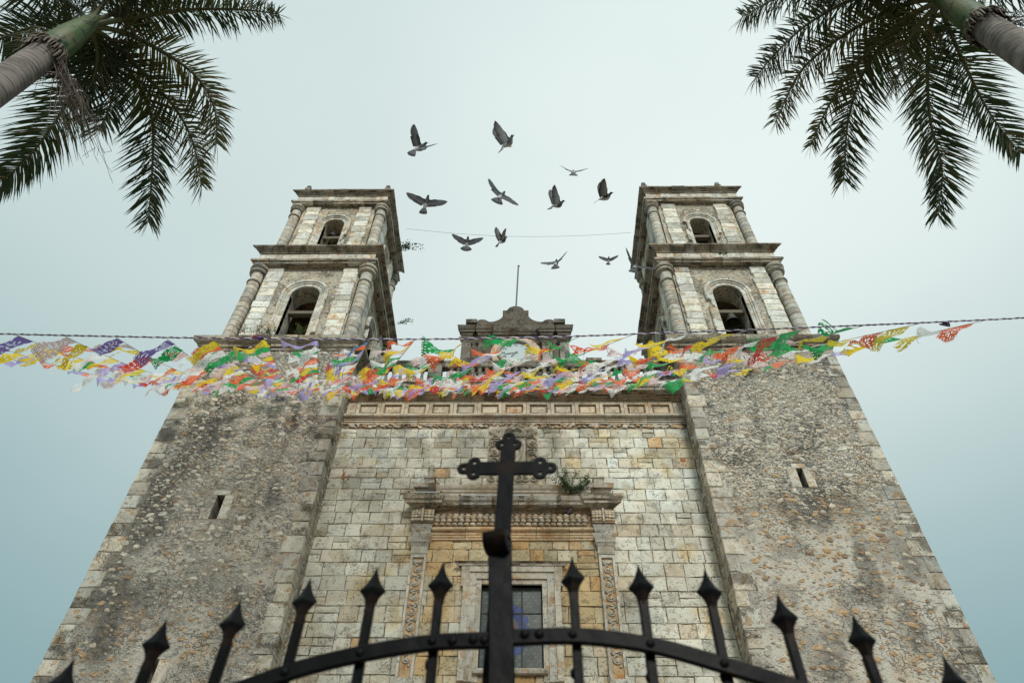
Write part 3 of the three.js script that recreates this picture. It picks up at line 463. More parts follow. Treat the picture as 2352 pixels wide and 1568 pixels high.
{ // gable that carries the clock
  const rnd = rng(101), G = group('clock_gable', church, V(0, 0, -17.4)), dk = (q) => vary([0.30, 0.275, 0.235], q, 0.1), dm = M.worn;
  G.userData.label = 'dark mould-covered gable with a round clock between the towers';
  const s = new THREE.Shape([[-1.93, 19], [1.93, 19], [1.93, 22.6], [-1.93, 22.6]].map(([x, y]) => new THREE.Vector2(x, y)));
  const P = (g, c) => fin(g, c, 3, rnd);
  mesh('gable_body', P(new THREE.ExtrudeGeometry(s, { depth: 0.8, bevelEnabled: false }).translate(0, 0, -0.86), [0.20, 0.18, 0.15]), M.plaster, G);
  const top = [[-1.9, 23.02], [1.9, 23.02], [1.88, 23.22], [1.84, 23.3], [1.84, 23.52], [1.74, 23.54], ...arc(1.67, 23.66, 0.13, 10, 170, 8), [1.52, 23.55], ...arc(1.28, 23.5, 0.25, 60, 150, 6), [0.98, 23.60], ...arc(0.98, 24.13, 0.53, -92, -172, 9).map(([x, y]) => [x, y]), [0.47, 24.1], [0.47, 24.31], [0.34, 24.31], ...arc(0.0, 24.28, 0.31, 12, 168, 12), [-0.34, 24.31], [-0.47, 24.31], [-0.47, 24.1], ...arc(-0.98, 24.13, 0.53, -8, -88, 9), [-0.98, 23.60], ...arc(-1.28, 23.5, 0.25, 30, 120, 6), [-1.52, 23.55], ...arc(-1.67, 23.66, 0.13, 10, 170, 8), [-1.74, 23.54], [-1.84, 23.52], [-1.84, 23.3], [-1.88, 23.22]];
  mesh('gable_crest', P(new THREE.ExtrudeGeometry(new THREE.Shape(top.map(([x, y]) => new THREE.Vector2(x, y))), { depth: 0.6, bevelEnabled: true, bevelSize: 0.03, bevelThickness: 0.03, bevelSegments: 2, curveSegments: 10 }).translate(0, 0, -0.72), [0.19, 0.17, 0.145]), M.plaster, G);
  for (const sx of [-1, 1]) { mesh('crest_block', P(box(0.42, 0.2, 0.2, sx * 1.66, 23.42, 0.02), [0.18, 0.16, 0.135]), dm, G); mesh('crest_finial', P(lathe([[0.02, 0], [0.14, 0], [0.15, 0.1], [0.1, 0.2], [0.02, 0.3]], 10).translate(sx * 1.68, 23.52, -0.25), [0.17, 0.15, 0.125]), dm, G); }
  const prof = [[-0.2, 22.58], [0.05, 22.58], [0.06, 22.66], [0.12, 22.70], [0.12, 22.78], [0.16, 22.82], [0.18, 22.9], [0.2, 23.0], [-0.2, 23.03]];
  mesh('cornice', P(prism(prof, -1.95, 1.95, 1, 1).translate(0, 0, -0.08), [0.15, 0.13, 0.105]), dm, G);
  for (const sx of [-1, 1]) for (const [x, w] of [[1.79, 0.34], [1.16, 0.36]]) {
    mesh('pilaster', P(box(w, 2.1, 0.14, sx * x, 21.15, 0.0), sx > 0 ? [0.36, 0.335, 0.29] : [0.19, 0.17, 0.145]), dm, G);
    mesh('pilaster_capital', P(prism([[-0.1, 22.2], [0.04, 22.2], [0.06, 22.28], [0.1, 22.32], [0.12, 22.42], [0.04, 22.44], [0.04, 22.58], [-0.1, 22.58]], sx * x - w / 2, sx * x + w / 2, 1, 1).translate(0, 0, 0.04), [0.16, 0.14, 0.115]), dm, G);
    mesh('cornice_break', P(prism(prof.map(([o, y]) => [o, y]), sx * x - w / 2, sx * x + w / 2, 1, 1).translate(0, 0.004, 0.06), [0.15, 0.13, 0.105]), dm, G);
    mesh('pilaster_base', P(box(w + 0.12, 0.16, 0.2, sx * x, 20.2, 0.03), [0.16, 0.14, 0.115]), dm, G);
  }
  // clock
  const C = group('clock', G, V(0.02, 21.72, -0.06)); C.userData.label = 'round clock with roman numerals behind grey glass';
  const tor = (r, t, z) => new THREE.TorusGeometry(r, t, 10, 48).translate(0, 0, z);
  const one = merge([fin(new THREE.RingGeometry(0.6, 0.9, 48).translate(0, 0, 0.05), [0.62, 0.47, 0.36], 2, rnd), fin(new THREE.CylinderGeometry(0.9, 0.93, 0.05, 48, 1, true).rotateX(Math.PI / 2).translate(0, 0, 0.024), [0.56, 0.43, 0.33], 2, rnd), fin(tor(0.62, 0.07, 0.08), [0.44, 0.40, 0.33], 2, rnd)]);
  mesh('clock_surround', one, M.stone, C);
  mesh('clock_dial', fin(new THREE.CircleGeometry(0.585, 48).translate(0, 0, 0.035), [0.40, 0.46, 0.46], 2, rnd), M.plain, C);
  // raised numerals I .. XII, as strokes
  const st = (x0, y0, x1, y1, w) => { const dx = x1 - x0, dy = y1 - y0, L = Math.hypot(dx, dy); return box(w, L, 0.008).rotateZ(-Math.atan2(dx, dy)).translate((x0 + x1) / 2, (y0 + y1) / 2, 0.042); };
  const R = ['XII', 'I', 'II', 'III', 'IIII', 'V', 'VI', 'VII', 'VIII', 'IX', 'X', 'XI'], nums = [];
  R.forEach((txt, k) => { const a = k * Math.PI / 6, parts = [], wd = { I: 0.035, V: 0.075, X: 0.075 }; let tw = 0; for (const ch of txt) tw += wd[ch]; let x = -tw / 2; for (const ch of txt) { const w = wd[ch], h = 0.065; if (ch === 'I') parts.push(st(x + w / 2, -h, x + w / 2, h, 0.018)); else if (ch === 'V') parts.push(st(x + 0.006, h, x + w / 2, -h, 0.018), st(x + w - 0.006, h, x + w / 2, -h, 0.009)); else parts.push(st(x + 0.006, h, x + w - 0.006, -h, 0.018), st(x + w - 0.006, h, x + 0.006, -h, 0.009)); x += w; } for (const g of parts) nums.push(g.translate(0, 0.45, 0).rotateZ(-a)); });
  mesh('numerals', fin(merge(nums), [0.2, 0.24, 0.25], 2, rnd), M.plain, C);
  const hand = (L, w, a) => new THREE.ExtrudeGeometry(new THREE.Shape([[-w, -0.08], [w, -0.08], [w * 1.3, L * 0.7], [0, L], [-w * 1.3, L * 0.7]].map(([x, y]) => new THREE.Vector2(x, y))), { depth: 0.008, bevelEnabled: false }).translate(0, 0, 0.052).rotateZ(a);
  mesh('clock_hands', fin(merge([hand(0.3, 0.022, 2.5), hand(0.42, 0.016, 1.75)]), [0.2, 0.23, 0.24], 2, rnd), M.plain, C);
}
tag(mesh('flagpole', merge([tube([V(0, 24.5, -17.75), V(0.09, 27.75, -17.75)], 0.032, 1, 8), new THREE.SphereGeometry(0.05, 8, 6).translate(0.1, 27.76, -17.75)]), std({ color: new THREE.Color(0.075, 0.095, 0.11), roughness: 0.6 })), 'thin bare grey flagpole standing on top of the clock gable', 'flagpole');

// ------------------------------------------------------------------ portal: carved pilasters, scale frieze, cornice
function vine(w, y0, y1, rnd) {    // scrolling foliage between y0 and y1
  const out = [], step = 0.40; let d = 1;
  const leaf = (x, y, a, L, W) => { const g = new THREE.SphereGeometry(1, 6, 4).scale(W, L, 0.022).translate(0, L * 0.8, 0).rotateZ(a).translate(x, y, 0.008); return g; };
  out.push(...[-1, -0.5, 0, 0.5, 1].map((k) => leaf(k * w * 0.12, y1 - 0.17, -k * 0.7, 0.065, 0.026)));
  for (let y = y1 - 0.34; y > y0 + 0.2; y -= step) {
    const r = w * 0.34, c = d * w * 0.06; out.push(tube(spiral(c, y, r, Math.PI / 2, 1.15, d, 16), 0.023, 18, 5, 0.017));
    out.push(tube([V(c, y + r, 0), V(c - d * w * 0.3, y + r * 1.25, 0), V(-c * 0.5 + d * w * 0.2, y + r * 1.7, 0)], 0.021, 8, 5));
    for (let k = 0; k < 5; k++) out.push(leaf(c, y - 0.01, k * 1.256 + rnd(), 0.030, 0.020));
    for (const s of [-1, 1]) { out.push(leaf(s * w * 0.33, y + step * 0.48, s * (0.6 + rnd() * 0.4), 0.034, 0.018)); out.push(leaf(s * w * 0.33, y + step * 0.44, s * 2.2, 0.03, 0.016)); }
    out.push(leaf(c + d * w * 0.1, y - r * 0.9, Math.PI + d * 0.5, 0.04, 0.02)); d = -d;
  }
  return out;
}
{
  const rnd = rng(111), Q = group('portal', church, V(0, 0, FZ)), grey = (q) => vary(q() < 0.5 ? [0.48, 0.44, 0.37] : [0.42, 0.37, 0.29], q, 0.1), warm = (q) => vary([0.58, 0.42, 0.26], q, 0.12), cut = (name, g, c, m = M.stone) => mesh(name, fin(g, c, 2, rnd), m, Q);
  for (const sx of [-1, 1]) {
    const x = sx * 2.455, w = 0.41, pz = 0.12;
    // carved pilaster
    const s = new THREE.Shape([[-w / 2, 8.6], [w / 2, 8.6], [w / 2, 12.78], [-w / 2, 12.78]].map(([a, b]) => new THREE.Vector2(a, b))), h = new THREE.Path([[-w / 2 + 0.06, 9.5], [-w / 2 + 0.06, 12.68], [w / 2 - 0.06, 12.68], [w / 2 - 0.06, 9.5]].map(([a, b]) => new THREE.Vector2(a, b))); s.holes.push(h);
    cut('pilaster', new THREE.ExtrudeGeometry(s, { depth: 0.16, bevelEnabled: false }).translate(x, 0, pz - 0.16), [0.54, 0.52, 0.45]);
    cut('pilaster_field', box(w - 0.1, 3.2, 0.1, x, 11.09, pz - 0.10), [0.55, 0.38, 0.22]);
    cut('vine_relief', merge(vine(w * 0.9, 9.5, 12.68, rnd)).translate(x, 0, pz - 0.036), [0.64, 0.62, 0.55]);
    // capital, impost, scale block, cornice over the pilaster
    const stack = (name, prof, z, m, c) => cut(name, prism(prof, x - w / 2, x + w / 2, 1, 1).translate(0, 0, z), c, m);
    stack('capital', [[-0.3, 12.78], [0.02, 12.78], [0.03, 12.84], [0.01, 12.86], [0.01, 13.0], [0.05, 13.06], [0.07, 13.16], [0.06, 13.18], [0.09, 13.26], [0.12, 13.32], [0.12, 13.36], [-0.3, 13.36]], pz, M.stone, [0.47, 0.44, 0.37]);
    for (let k = -3; k <= 3; k++) cut('egg_moulding', new THREE.SphereGeometry(0.028, 8, 6).scale(1, 1.1, 0.7).translate(x + k * 0.072, 13.115, pz + 0.062), [0.45, 0.42, 0.35]);
    stack('impost', [[-0.3, 13.36], [0.05, 13.36], [0.05, 13.46], [0.07, 13.5], [0.08, 13.58], [0.1, 13.62], [0.1, 13.68], [-0.3, 13.68]], pz, M.worn, grey(rnd));
    cut('scale_core', box(w + 0.2, 0.44, 0.32, x, 13.89, pz - 0.02), [0.4, 0.3, 0.2], M.worn);
    const sc = new THREE.SphereGeometry(1, 8, 6).scale(0.052, 0.05, 0.028);
    for (let r = 0; r < 4; r++) for (let k = -3; k <= 3; k++) { if (!k) continue; const a = [0.1, 0.2, 0.2, 0.1][r]; const g = new THREE.SphereGeometry(1, 9, 6).scale(0.055, 0.046, 0.035).rotateZ(k > 0 ? 0.2 : -0.2); mesh('scale_leaf', fin(g, vary([0.60, 0.52, 0.40], rnd, 0.1), 2, rnd), M.stone, Q, V(x + k * 0.088, 13.76 + r * 0.088, pz + 0.14 + 0.05 * Math.sin((r + 0.5) / 4 * Math.PI) - Math.abs(k) * 0.008)); }
    cut('scale_band', box(0.05, 0.42, 0.12, x, 13.89, pz + 0.15), [0.6, 0.53, 0.42]);
    stack('cornice_break', [[-0.4, 14.1], [0.09, 14.1], [0.12, 14.16], [0.22, 14.2], [0.3, 14.21], [0.31, 14.28], [0.36, 14.32], [0.38, 14.42], [0.40, 14.46], [-0.4, 14.47]], pz, M.worn, [0.44, 0.39, 0.31]);
    stack('pedestal', [[-0.3, 14.47], [0.05, 14.47], [0.05, 14.56], [0.02, 14.58], [0.02, 14.70], [0.06, 14.74], [0.1, 14.80], [0.16, 14.84], [0.18, 14.98], [-0.3, 14.99]], pz + 0.02, M.worn, [0.42, 0.37, 0.3]);
    const fx = x + (sx < 0 ? 0.06 : -0.02); cut('finial_base', merge([box(0.28, 0.26, 0.28, fx, 15.12, pz - 0.06), box(0.33, 0.06, 0.33, fx, 15.27, pz - 0.06)]), [0.37, 0.33, 0.27], M.worn);
    if (sx < 0) cut('finial', lathe([[0.02, 0], [0.11, 0], [0.1, 0.06], [0.075, 0.28], [0.06, 0.34], [0.1, 0.38], [0.11, 0.44], [0.08, 0.5], [0.02, 0.52]], 12).translate(fx, 15.3, pz - 0.06), [0.42, 0.39, 0.32], M.stone);
  }
  // between the pilasters
  const X = 2.18; const R = (name, prof, c, m, len = 0.85) => run(Q, name, prof, -X, X, 0, len, m, c, rnd);
  R('architrave_block', [[-0.15, 13.26], [0.05, 13.26], [0.05, 13.32], [0.07, 13.33], [0.07, 13.39], [0.09, 13.40], [0.09, 13.46], ...arc(0.10, 13.55, 0.075, -70, 80, 6), [-0.15, 13.63]], warm, M.stone);
  cut('scale_core', box(2 * X, 0.40, 0.2, 0, 13.84, 0.0), [0.36, 0.25, 0.16], M.worn);
  const pool = Array.from({ length: 8 }, () => fin(new THREE.SphereGeometry(1, 10, 7).scale(0.084, 0.055, 0.045), vary(rnd() < 0.6 ? [0.52, 0.40, 0.27] : [0.56, 0.48, 0.37], rnd, 0.12), 2, rnd));
  for (let r = 0; r < 4; r++) for (let k = 0; k < 25; k++) mesh('scale_leaf', pool[Math.floor(rnd() * 8)], M.stone, Q, V(-X + 0.09 + k * 0.168 + (r % 2) * 0.03, 13.70 + r * 0.098, 0.10 + 0.055 * Math.sin((r + 0.7) / 4 * Math.PI))).rotation.set(0, 0.35 * (k % 2 ? 1 : 1), 0.12);
  R('bed_mould', [[-0.15, 14.05], [0.12, 14.05], [0.13, 14.10], [0.18, 14.13], [0.22, 14.2], [-0.15, 14.2]], (q) => vary([0.34, 0.26, 0.18], q, 0.12), M.worn);
  R('cornice_block', [[-0.15, 14.2], [0.34, 14.2], [0.35, 14.27], [0.4, 14.31], [0.42, 14.38], [0.44, 14.43], [-0.15, 14.45]], grey, M.worn);
  R('blocking_course', [[-0.15, 14.45], [0.22, 14.45], [0.22, 14.68], [0.25, 14.70], [0.26, 14.76], [0.3, 14.80], [0.33, 14.9], [-0.15, 14.92]], (q) => vary([0.56, 0.49, 0.39], q, 0.1), M.stone, 1.0);
}
{ // window: stepped stone frame and leaded glass
  const rnd = rng(121), Wn = group('window', church, V(0, 0, FZ)); Wn.userData.label = 'leaded window with a blue rosette in a stepped stone frame';
  const [x0, x1, y0, y1] = WIN, fr = (o0, o1, z, ear, c, name) => { // rectangular ring o0..o1 outside the opening, with ears at the top, cut at the joints
    const L = x0 - o1, R = x1 + o1, B = y0 - o1, T = y1 + o1, li = x0 - o0, ri = x1 + o0, ti = y1 + o0, ys = [y0 - 0.28, y0 + 0.55, y0 + 1.02, y0 + 1.6, y1 - 0.1];
    for (const [a, b] of [[L, li], [ri, R]]) for (let k = 0; k + 1 < ys.length; k++) { const g = box(b - a, ys[k + 1] - ys[k] - 0.006, z + 0.2, (a + b) / 2, (ys[k] + ys[k + 1]) / 2, (z - 0.2) / 2); mesh(name, fin(g, vary(c, rnd, 0.08), 2, rnd), M.stone, Wn); }
    for (const [a, b] of [[L - ear, li], [ri, R + ear]]) mesh(name, fin(box(b - a, T - ys[4], z + 0.2, (a + b) / 2, (T + ys[4]) / 2, (z - 0.2) / 2), vary(c, rnd, 0.08), 2, rnd), M.stone, Wn);
    mesh(name, fin(box(ri - li - 0.008, T - ti, z + 0.2, (li + ri) / 2, (T + ti) / 2, (z - 0.2) / 2), vary(c, rnd, 0.08), 2, rnd), M.stone, Wn);
  };
  fr(0.0, 0.13, 0.04, 0, [0.56, 0.52, 0.44], 'inner_frame'); fr(0.13, 0.31, 0.085, 0.0, [0.54, 0.50, 0.42], 'middle_frame'); fr(0.31, 0.46, 0.125, 0.06, [0.57, 0.52, 0.43], 'outer_frame');
  mesh('hood', fin(prism([[-0.1, y1 + 0.47], [0.14, y1 + 0.47], [0.16, y1 + 0.52], [0.22, y1 + 0.56], [-0.1, y1 + 0.58]], x0 - 0.52, x1 + 0.52, 1, 1), [0.5, 0.45, 0.37], 2, rnd), M.worn, Wn);
  mesh('sill', fin(prism([[-0.3, y0 - 0.1], [0.12, y0 - 0.1], [0.15, y0 - 0.04], [0.15, y0], [-0.3, y0 + 0.012]], x0 - 0.1, x1 + 0.1, 0, 0), [0.55, 0.5, 0.42], 2, rnd), M.stone, Wn);
  const cv = document.createElement('canvas'); cv.width = 512; cv.height = 768; const c = cv.getContext('2d');
  c.fillStyle = '#5d6a6b'; c.fillRect(0, 0, 512, 768);
  for (let r = 0; r < 26; r++) for (let k = -1; k < 13; k++) { const x = k * 44 + (r % 2) * 22, y = r * 32, t = 78 + 40 * vn(k + 5, r * 1.3, 256, 4); c.fillStyle = `rgb(${t * 0.95 | 0},${t * 1.04 | 0},${t * 1.02 | 0})`; c.beginPath(); c.arc(x + 22, y, 30, 0, Math.PI * 2); c.fill(); c.strokeStyle = '#2f3837'; c.lineWidth = 3; c.stroke(); }
  const lobes = (R, n, r, col, ph) => { c.fillStyle = col; c.strokeStyle = '#1b2233'; c.lineWidth = 4; for (let k = 0; k < n; k++) { const a = k * 2 * Math.PI / n + ph; c.beginPath(); c.ellipse(265 + R * Math.cos(a), 395 + R * 1.9 * Math.sin(a), r, r * 1.2, 0, 0, 7); c.fill(); c.stroke(); } };
  lobes(98, 12, 40, '#2c4a93', 0); lobes(66, 10, 38, '#243c80', 0.3); c.fillStyle = '#4a5260'; c.beginPath(); c.ellipse(265, 395, 56, 110, 0, 0, 7); c.fill();
  c.strokeStyle = '#9a7a45'; c.lineWidth = 5; for (let k = 0; k < 18; k++) { const a = k * Math.PI / 9; c.beginPath(); c.moveTo(265 + 15 * Math.cos(a), 395 + 25 * Math.sin(a)); c.lineTo(265 + 50 * Math.cos(a), 395 + 98 * Math.sin(a)); c.stroke(); }
  lobes(16, 5, 13, '#8a4a2c', 0);
  const tg = new THREE.CanvasTexture(cv); tg.colorSpace = THREE.SRGBColorSpace; tg.magFilter = THREE.LinearFilter;
  const gm = new THREE.MeshPhysicalMaterial({ map: tg, color: new THREE.Color(0.62, 0.62, 0.60), roughness: 0.22, metalness: 0, specularIntensity: 0.6 });
  const xs = [0, 1 / 3, 2 / 3, 1], yy = [0, 0.36, 0.68, 1], w = x1 - x0, h = y1 - y0;
  for (let i = 0; i < 3; i++) for (let j = 0; j < 3; j++) {
    const g = box(w * (xs[i + 1] - xs[i]) - 0.03, h * (yy[j + 1] - yy[j]) - 0.03, 0.01), uv = g.attributes.uv; for (let k = 0; k < uv.count; k++) uv.setXY(k, mix(xs[i], xs[i + 1], uv.getX(k)), mix(yy[j], yy[j + 1], uv.getY(k)));
    mesh('pane', g, gm, Wn, V(x0 + w * (xs[i] + xs[i + 1]) / 2, y0 + h * (yy[j] + yy[j + 1]) / 2, -0.14)).rotation.set((rnd() - 0.5) * 0.012, (rnd() - 0.5) * 0.012, 0);
  }
  const bars = []; for (const k of [0.01, 1 / 3, 2 / 3, 0.99]) bars.push(box(0.035, h, 0.03, x0 + w * k, (y0 + y1) / 2, -0.137)); for (const k of [0.008, 0.36, 0.68, 0.992]) bars.push(box(w, 0.03, 0.034, (x0 + x1) / 2, y0 + h * k, -0.137));
  for (const b of bars) mesh('glazing_bar', fin(b, [0.035, 0.034, 0.032], 2, rnd), M.plain, Wn);
  mesh('back_plate', fin(box(w + 0.2, h + 0.2, 0.1, (x0 + x1) / 2, (y0 + y1) / 2, -0.25), [0.03, 0.03, 0.03], 2, rnd), M.plain, Wn);
}
{ // carved coat of arms over the portal
  const rnd = rng(131), A = group('coat_of_arms', church, V(-0.02, 0, FZ)); A.userData.label = 'carved stone panel of scrolls with a crown on top, half hidden by the iron cross';
  const b = 15.17, t = 17.43, hw = 0.76, P = (n, g, c = [0.46, 0.43, 0.36]) => mesh(n, fin(g, vary(c, rnd, 0.08), 2, rnd), M.stone, A);
  P('panel', box(2 * hw, t - b, 0.12, 0, (b + t) / 2, -0.035), [0.50, 0.46, 0.38]);
  P('field', box(0.74, 1.35, 0.04, 0, 16.25, 0.04), [0.58, 0.54, 0.46]);
  const sc = []; for (const s of [-1, 1]) {
    for (let k = 0; k < 5; k++) { const y = b + 0.5 + k * 0.34; sc.push(tube(spiral(s * (0.55 + 0.04 * (k % 2)), y, 0.15, s > 0 ? Math.PI : 0, 1.4, k % 2 ? 1 : -1, 18), 0.032, 22, 6, 0.022)); sc.push(new THREE.SphereGeometry(0.035, 8, 6).scale(1, 1, 0.7).translate(s * 0.55, y, 0.02)); sc.push(tube([V(s * 0.70, y - 0.16, 0), V(s * 0.62, y, 0.01), V(s * 0.71, y + 0.15, 0)], 0.026, 8, 5)); }
    for (let k = 0; k < 5; k++) { const a = -0.5 + k * 0.28; sc.push(tube([V(s * 0.42, t - 0.48, 0), V(s * (0.5 + 0.05 * k), t - 0.28, 0.03), V(s * (0.42 + 0.075 * k), t - 0.08 - 0.05 * Math.abs(k - 2), 0.01)], 0.038, 8, 6, 0.02)); }
    for (let k = 0; k < 3; k++) sc.push(tube(spiral(s * (0.16 + 0.22 * k), b + 0.17, 0.13, Math.PI / 2, 1.3, s * (k % 2 ? 1 : -1), 18), 0.032, 22, 6, 0.02));
    for (let k = 0; k < 17; k++) sc.push(new THREE.SphereGeometry(0.024, 6, 5).translate(s * 0.41, 15.65 + k * 0.075, 0.04));
  }
  P('scrollwork', merge(sc).translate(0, 0, 0.05));
  const cr = [tube([V(-0.3, 17.02, 0), V(-0.27, 17.22, 0.03), V(-0.1, 17.32, 0.05), V(0, 17.24, 0.06), V(0.1, 17.32, 0.05), V(0.27, 17.22, 0.03), V(0.3, 17.02, 0)], 0.035, 24, 6), tube([V(-0.34, 16.99, 0.02), V(0, 16.96, 0.05), V(0.34, 16.99, 0.02)], 0.04, 8, 6), box(0.05, 0.14, 0.05, 0, 17.36, 0.03), box(0.12, 0.04, 0.05, 0, 17.37, 0.032)]; for (let k = -2; k <= 2; k++) cr.push(new THREE.SphereGeometry(0.045, 7, 5).scale(0.8, 1.4, 0.7).translate(k * 0.12, 17.08, 0.03));
  P('crown', merge(cr).translate(0, 0, 0.04));
  P('shield', merge([tube([V(-0.25, 16.75, 0), V(0.25, 16.75, 0), V(0.27, 16.3, 0.01), V(0, 15.8, 0.02), V(-0.27, 16.3, 0.01), V(-0.25, 16.75, 0)], 0.028, 30, 6), tube([V(0.05, 16.7, 0), V(0.2, 16.5, 0.02), V(0.24, 16.2, 0)], 0.03, 8, 6)]).translate(0, 0, 0.055), [0.52, 0.48, 0.4]);
}

// ------------------------------------------------------------------ bells, lighting tubes, wire
function bell(name, label, p, r) {
  const b = tag(group(name, null, p), label, 'bell', 'bells in the towers');
  mesh('bell_body', lathe([[0.02, 0], [r * 0.35, 0], [r * 0.5, -r * 0.12], [r * 0.56, -r * 0.4], [r * 0.66, -r * 1.1], [r * 0.86, -r * 1.6], [r, -r * 1.8], [r * 0.95, -r * 1.84], [r * 0.8, -r * 1.6], [r * 0.55, -r * 0.9], [0.02, -r * 0.2]], 28), M.bronze, b);
  mesh('yoke', merge([box(r * 0.5, r * 0.5, r * 0.2, 0, r * 0.25, 0), box(r * 1.2, r * 0.16, r * 0.2, 0, r * 0.5, 0)]), M.timber, b); mesh('clapper', merge([tube([V(0, -0.05, 0), V(0, -r * 1.5, 0)], 0.018, 1, 6), new THREE.SphereGeometry(r * 0.16, 10, 8).translate(0, -r * 1.6, 0)]), M.bronze, b);
}
bell('church_bell', 'bronze bell hung in the lower opening of the right tower', at(1677, 722, 16.92), 0.30);
bell('church_bell', 'dark bell hung in the upper opening of the left tower', at(765, 536, 17.12), 0.22);
{
  const m = std({ color: new THREE.Color(0.30, 0.32, 0.32), roughness: 0.4 });
  for (const [x0, x1, y, z, l] of [[-2.86, -2.02, 14.50, -16.30, 'slim lighting tube along the left end of the portal cornice'], [-1.45, -0.40, 14.475, -16.40, 'slim lighting tube on the portal cornice left of the cross'], [-0.36, 0.50, 14.475, -16.40, 'slim lighting tube on the portal cornice right of the cross']]) {
    const t = tag(group('lighting_tube', null, V((x0 + x1) / 2, y, z)), l, 'light fitting', 'lighting tubes on the portal cornice'), L = x1 - x0;
    mesh('housing', box(L, 0.035, 0.05, 0, 0, 0), m, t); for (const s of [-1, 1]) mesh('end_cap', box(0.05, 0.045, 0.06, s * (L / 2 + 0.02), 0, 0), M.dark, t);
  }
  tag(mesh('cable', tube([at(932, 525, 18.0), at(1060, 537, 18.0), at(1190, 543, 18.0), at(1330, 541, 18.0), at(1449, 534, 18.0)], 0.007, 40, 5), std({ color: new THREE.Color(0.30, 0.36, 0.38) })), 'thin cable slung between the two bell towers', 'cable');
}

// ------------------------------------------------------------------ plants growing out of the masonry
M.leaf = new THREE.MeshPhysicalMaterial({ vertexColors: true, roughness: 1, side: THREE.DoubleSide, transmission: 0.25, thickness: 0 });
M.twig = std({ color: new THREE.Color(0.09, 0.07, 0.045) });
function plant(name, label, p, size, o, seed) {
  const rnd = rng(seed), g = tag(group(name, null, p), label, o.cat ?? 'plant'), tw = [], P = [], C = [];
  for (let k = 0; k < o.stems; k++) {
    const a = rnd() * 6.28, dir = V(Math.cos(a) * o.spread + (o.dx ?? 0), o.up * (0.6 + 0.7 * rnd()), Math.abs(Math.sin(a)) * o.spread * 0.8 + 0.1).multiplyScalar(size), pts = [V((rnd() - 0.5) * size * o.base, 0, 0)];
    for (let i = 1; i <= 4; i++) { const t = i / 4; pts.push(pts[0].clone().addScaledVector(dir, t).add(V((rnd() - 0.5) * 0.15 * size, -(o.droop ?? 0) * t * t * size, (rnd() - 0.5) * 0.15 * size))); }
    const c = new THREE.CatmullRomCurve3(pts); tw.push(tube(pts, o.twig ?? 0.008, 8, 4, 0.003));
    for (let i = 0; i < o.leaves; i++) {
      const q = c.getPoint(0.2 + 0.8 * rnd()).add(V((rnd() - 0.5), (rnd() - 0.5), (rnd() - 0.5)).multiplyScalar(size * o.bush)), l = o.leaf * (0.6 + 0.8 * rnd()), u = V(rnd() - 0.5, rnd() - 0.35, rnd() - 0.5).normalize(), w = V(rnd() - 0.5, rnd() - 0.5, rnd() - 0.5).cross(u).normalize().multiplyScalar(l * o.thin), m = q.clone().addScaledVector(u, l * 0.5), e = q.clone().addScaledVector(u, l);
      const a1 = m.clone().add(w), a2 = m.clone().sub(w), k2 = 0.6 + 0.8 * rnd(), col = [o.col[0] * k2, o.col[1] * k2, o.col[2] * k2];
      P.push(q.x, q.y, q.z, a1.x, a1.y, a1.z, e.x, e.y, e.z, q.x, q.y, q.z, e.x, e.y, e.z, a2.x, a2.y, a2.z); for (let n = 0; n < 6; n++) C.push(...col);
    }
  }
  const lg = tris(P); lg.setAttribute('color', new THREE.BufferAttribute(new Float32Array(C), 3)); uvBox(lg);
  mesh('stems', merge(tw), M.twig, g); const f = mesh('foliage', lg, M.leaf, g); f.userData.kind = 'stuff'; return g;
}
const GREEN = [0.045, 0.095, 0.025], MOSS = [0.07, 0.10, 0.03], TUFT = { stems: 7, spread: 0.5, up: 0.8, base: 0.8, leaves: 22, bush: 0.25, leaf: 0.05, thin: 0.22, col: MOSS };
plant('bush', 'leafy green bush rooted in the portal cornice beside the right pedestal', at(1316, 1136, 16.42), 0.66, { stems: 11, spread: 0.75, up: 0.75, base: 0.25, leaves: 120, bush: 0.17, leaf: 0.075, thin: 0.14, col: GREEN, twig: 0.010, cat: 'bush' }, 1);
plant('weed', 'bright green weed in the sill of the lower left tower opening', at(690, 770, 16.42), 0.5, { ...TUFT, col: [0.10, 0.15, 0.03], leaves: 34 }, 2);
plant('weed', 'low mossy tuft left of the lower left tower opening', at(606, 768, 16.3), 0.42, { ...TUFT, base: 2.2, stems: 12 }, 3);
plant('weed', 'mossy tuft at the foot of the outer column of the left tower', at(556, 766, 16.2), 0.42, { ...TUFT }, 4);
plant('weed', 'sprig in the sill of the upper left tower opening', at(754, 561, 16.6), 0.34, { ...TUFT, stems: 4, spread: 0.25, up: 1.1, col: [0.10, 0.15, 0.03] }, 5);
plant('shrub', 'loose shrub sticking out sideways from the top cornice of the left tower', atY(926, 570, 31.3), 1.3, { stems: 9, spread: 0.25, dx: 0.36, up: 0.0, base: 0.3, leaves: 22, bush: 0.22, leaf: 0.10, thin: 0.3, col: GREEN, droop: 0.1, cat: 'shrub' }, 6);
plant('shrub', 'small sprig hanging from the middle cornice of the left tower', atY(908, 744, 26.4), 0.75, { stems: 4, spread: 0.2, dx: 0.7, up: 0.15, base: 0.2, leaves: 14, bush: 0.16, leaf: 0.09, thin: 0.3, col: GREEN, cat: 'shrub' }, 7);
plant('weed', 'dark tuft hanging from the lower cornice of the right tower', at(1717, 794, 15.9), 0.45, { ...TUFT, up: -0.6, base: 1.4, stems: 14, leaves: 34, col: [0.05, 0.06, 0.02] }, 8);
plant('weed', 'small dark tuft in the rubble below the lower right cornice', at(1716, 852, 15.95), 0.3, { ...TUFT, up: -0.5, col: [0.05, 0.06, 0.02] }, 9);
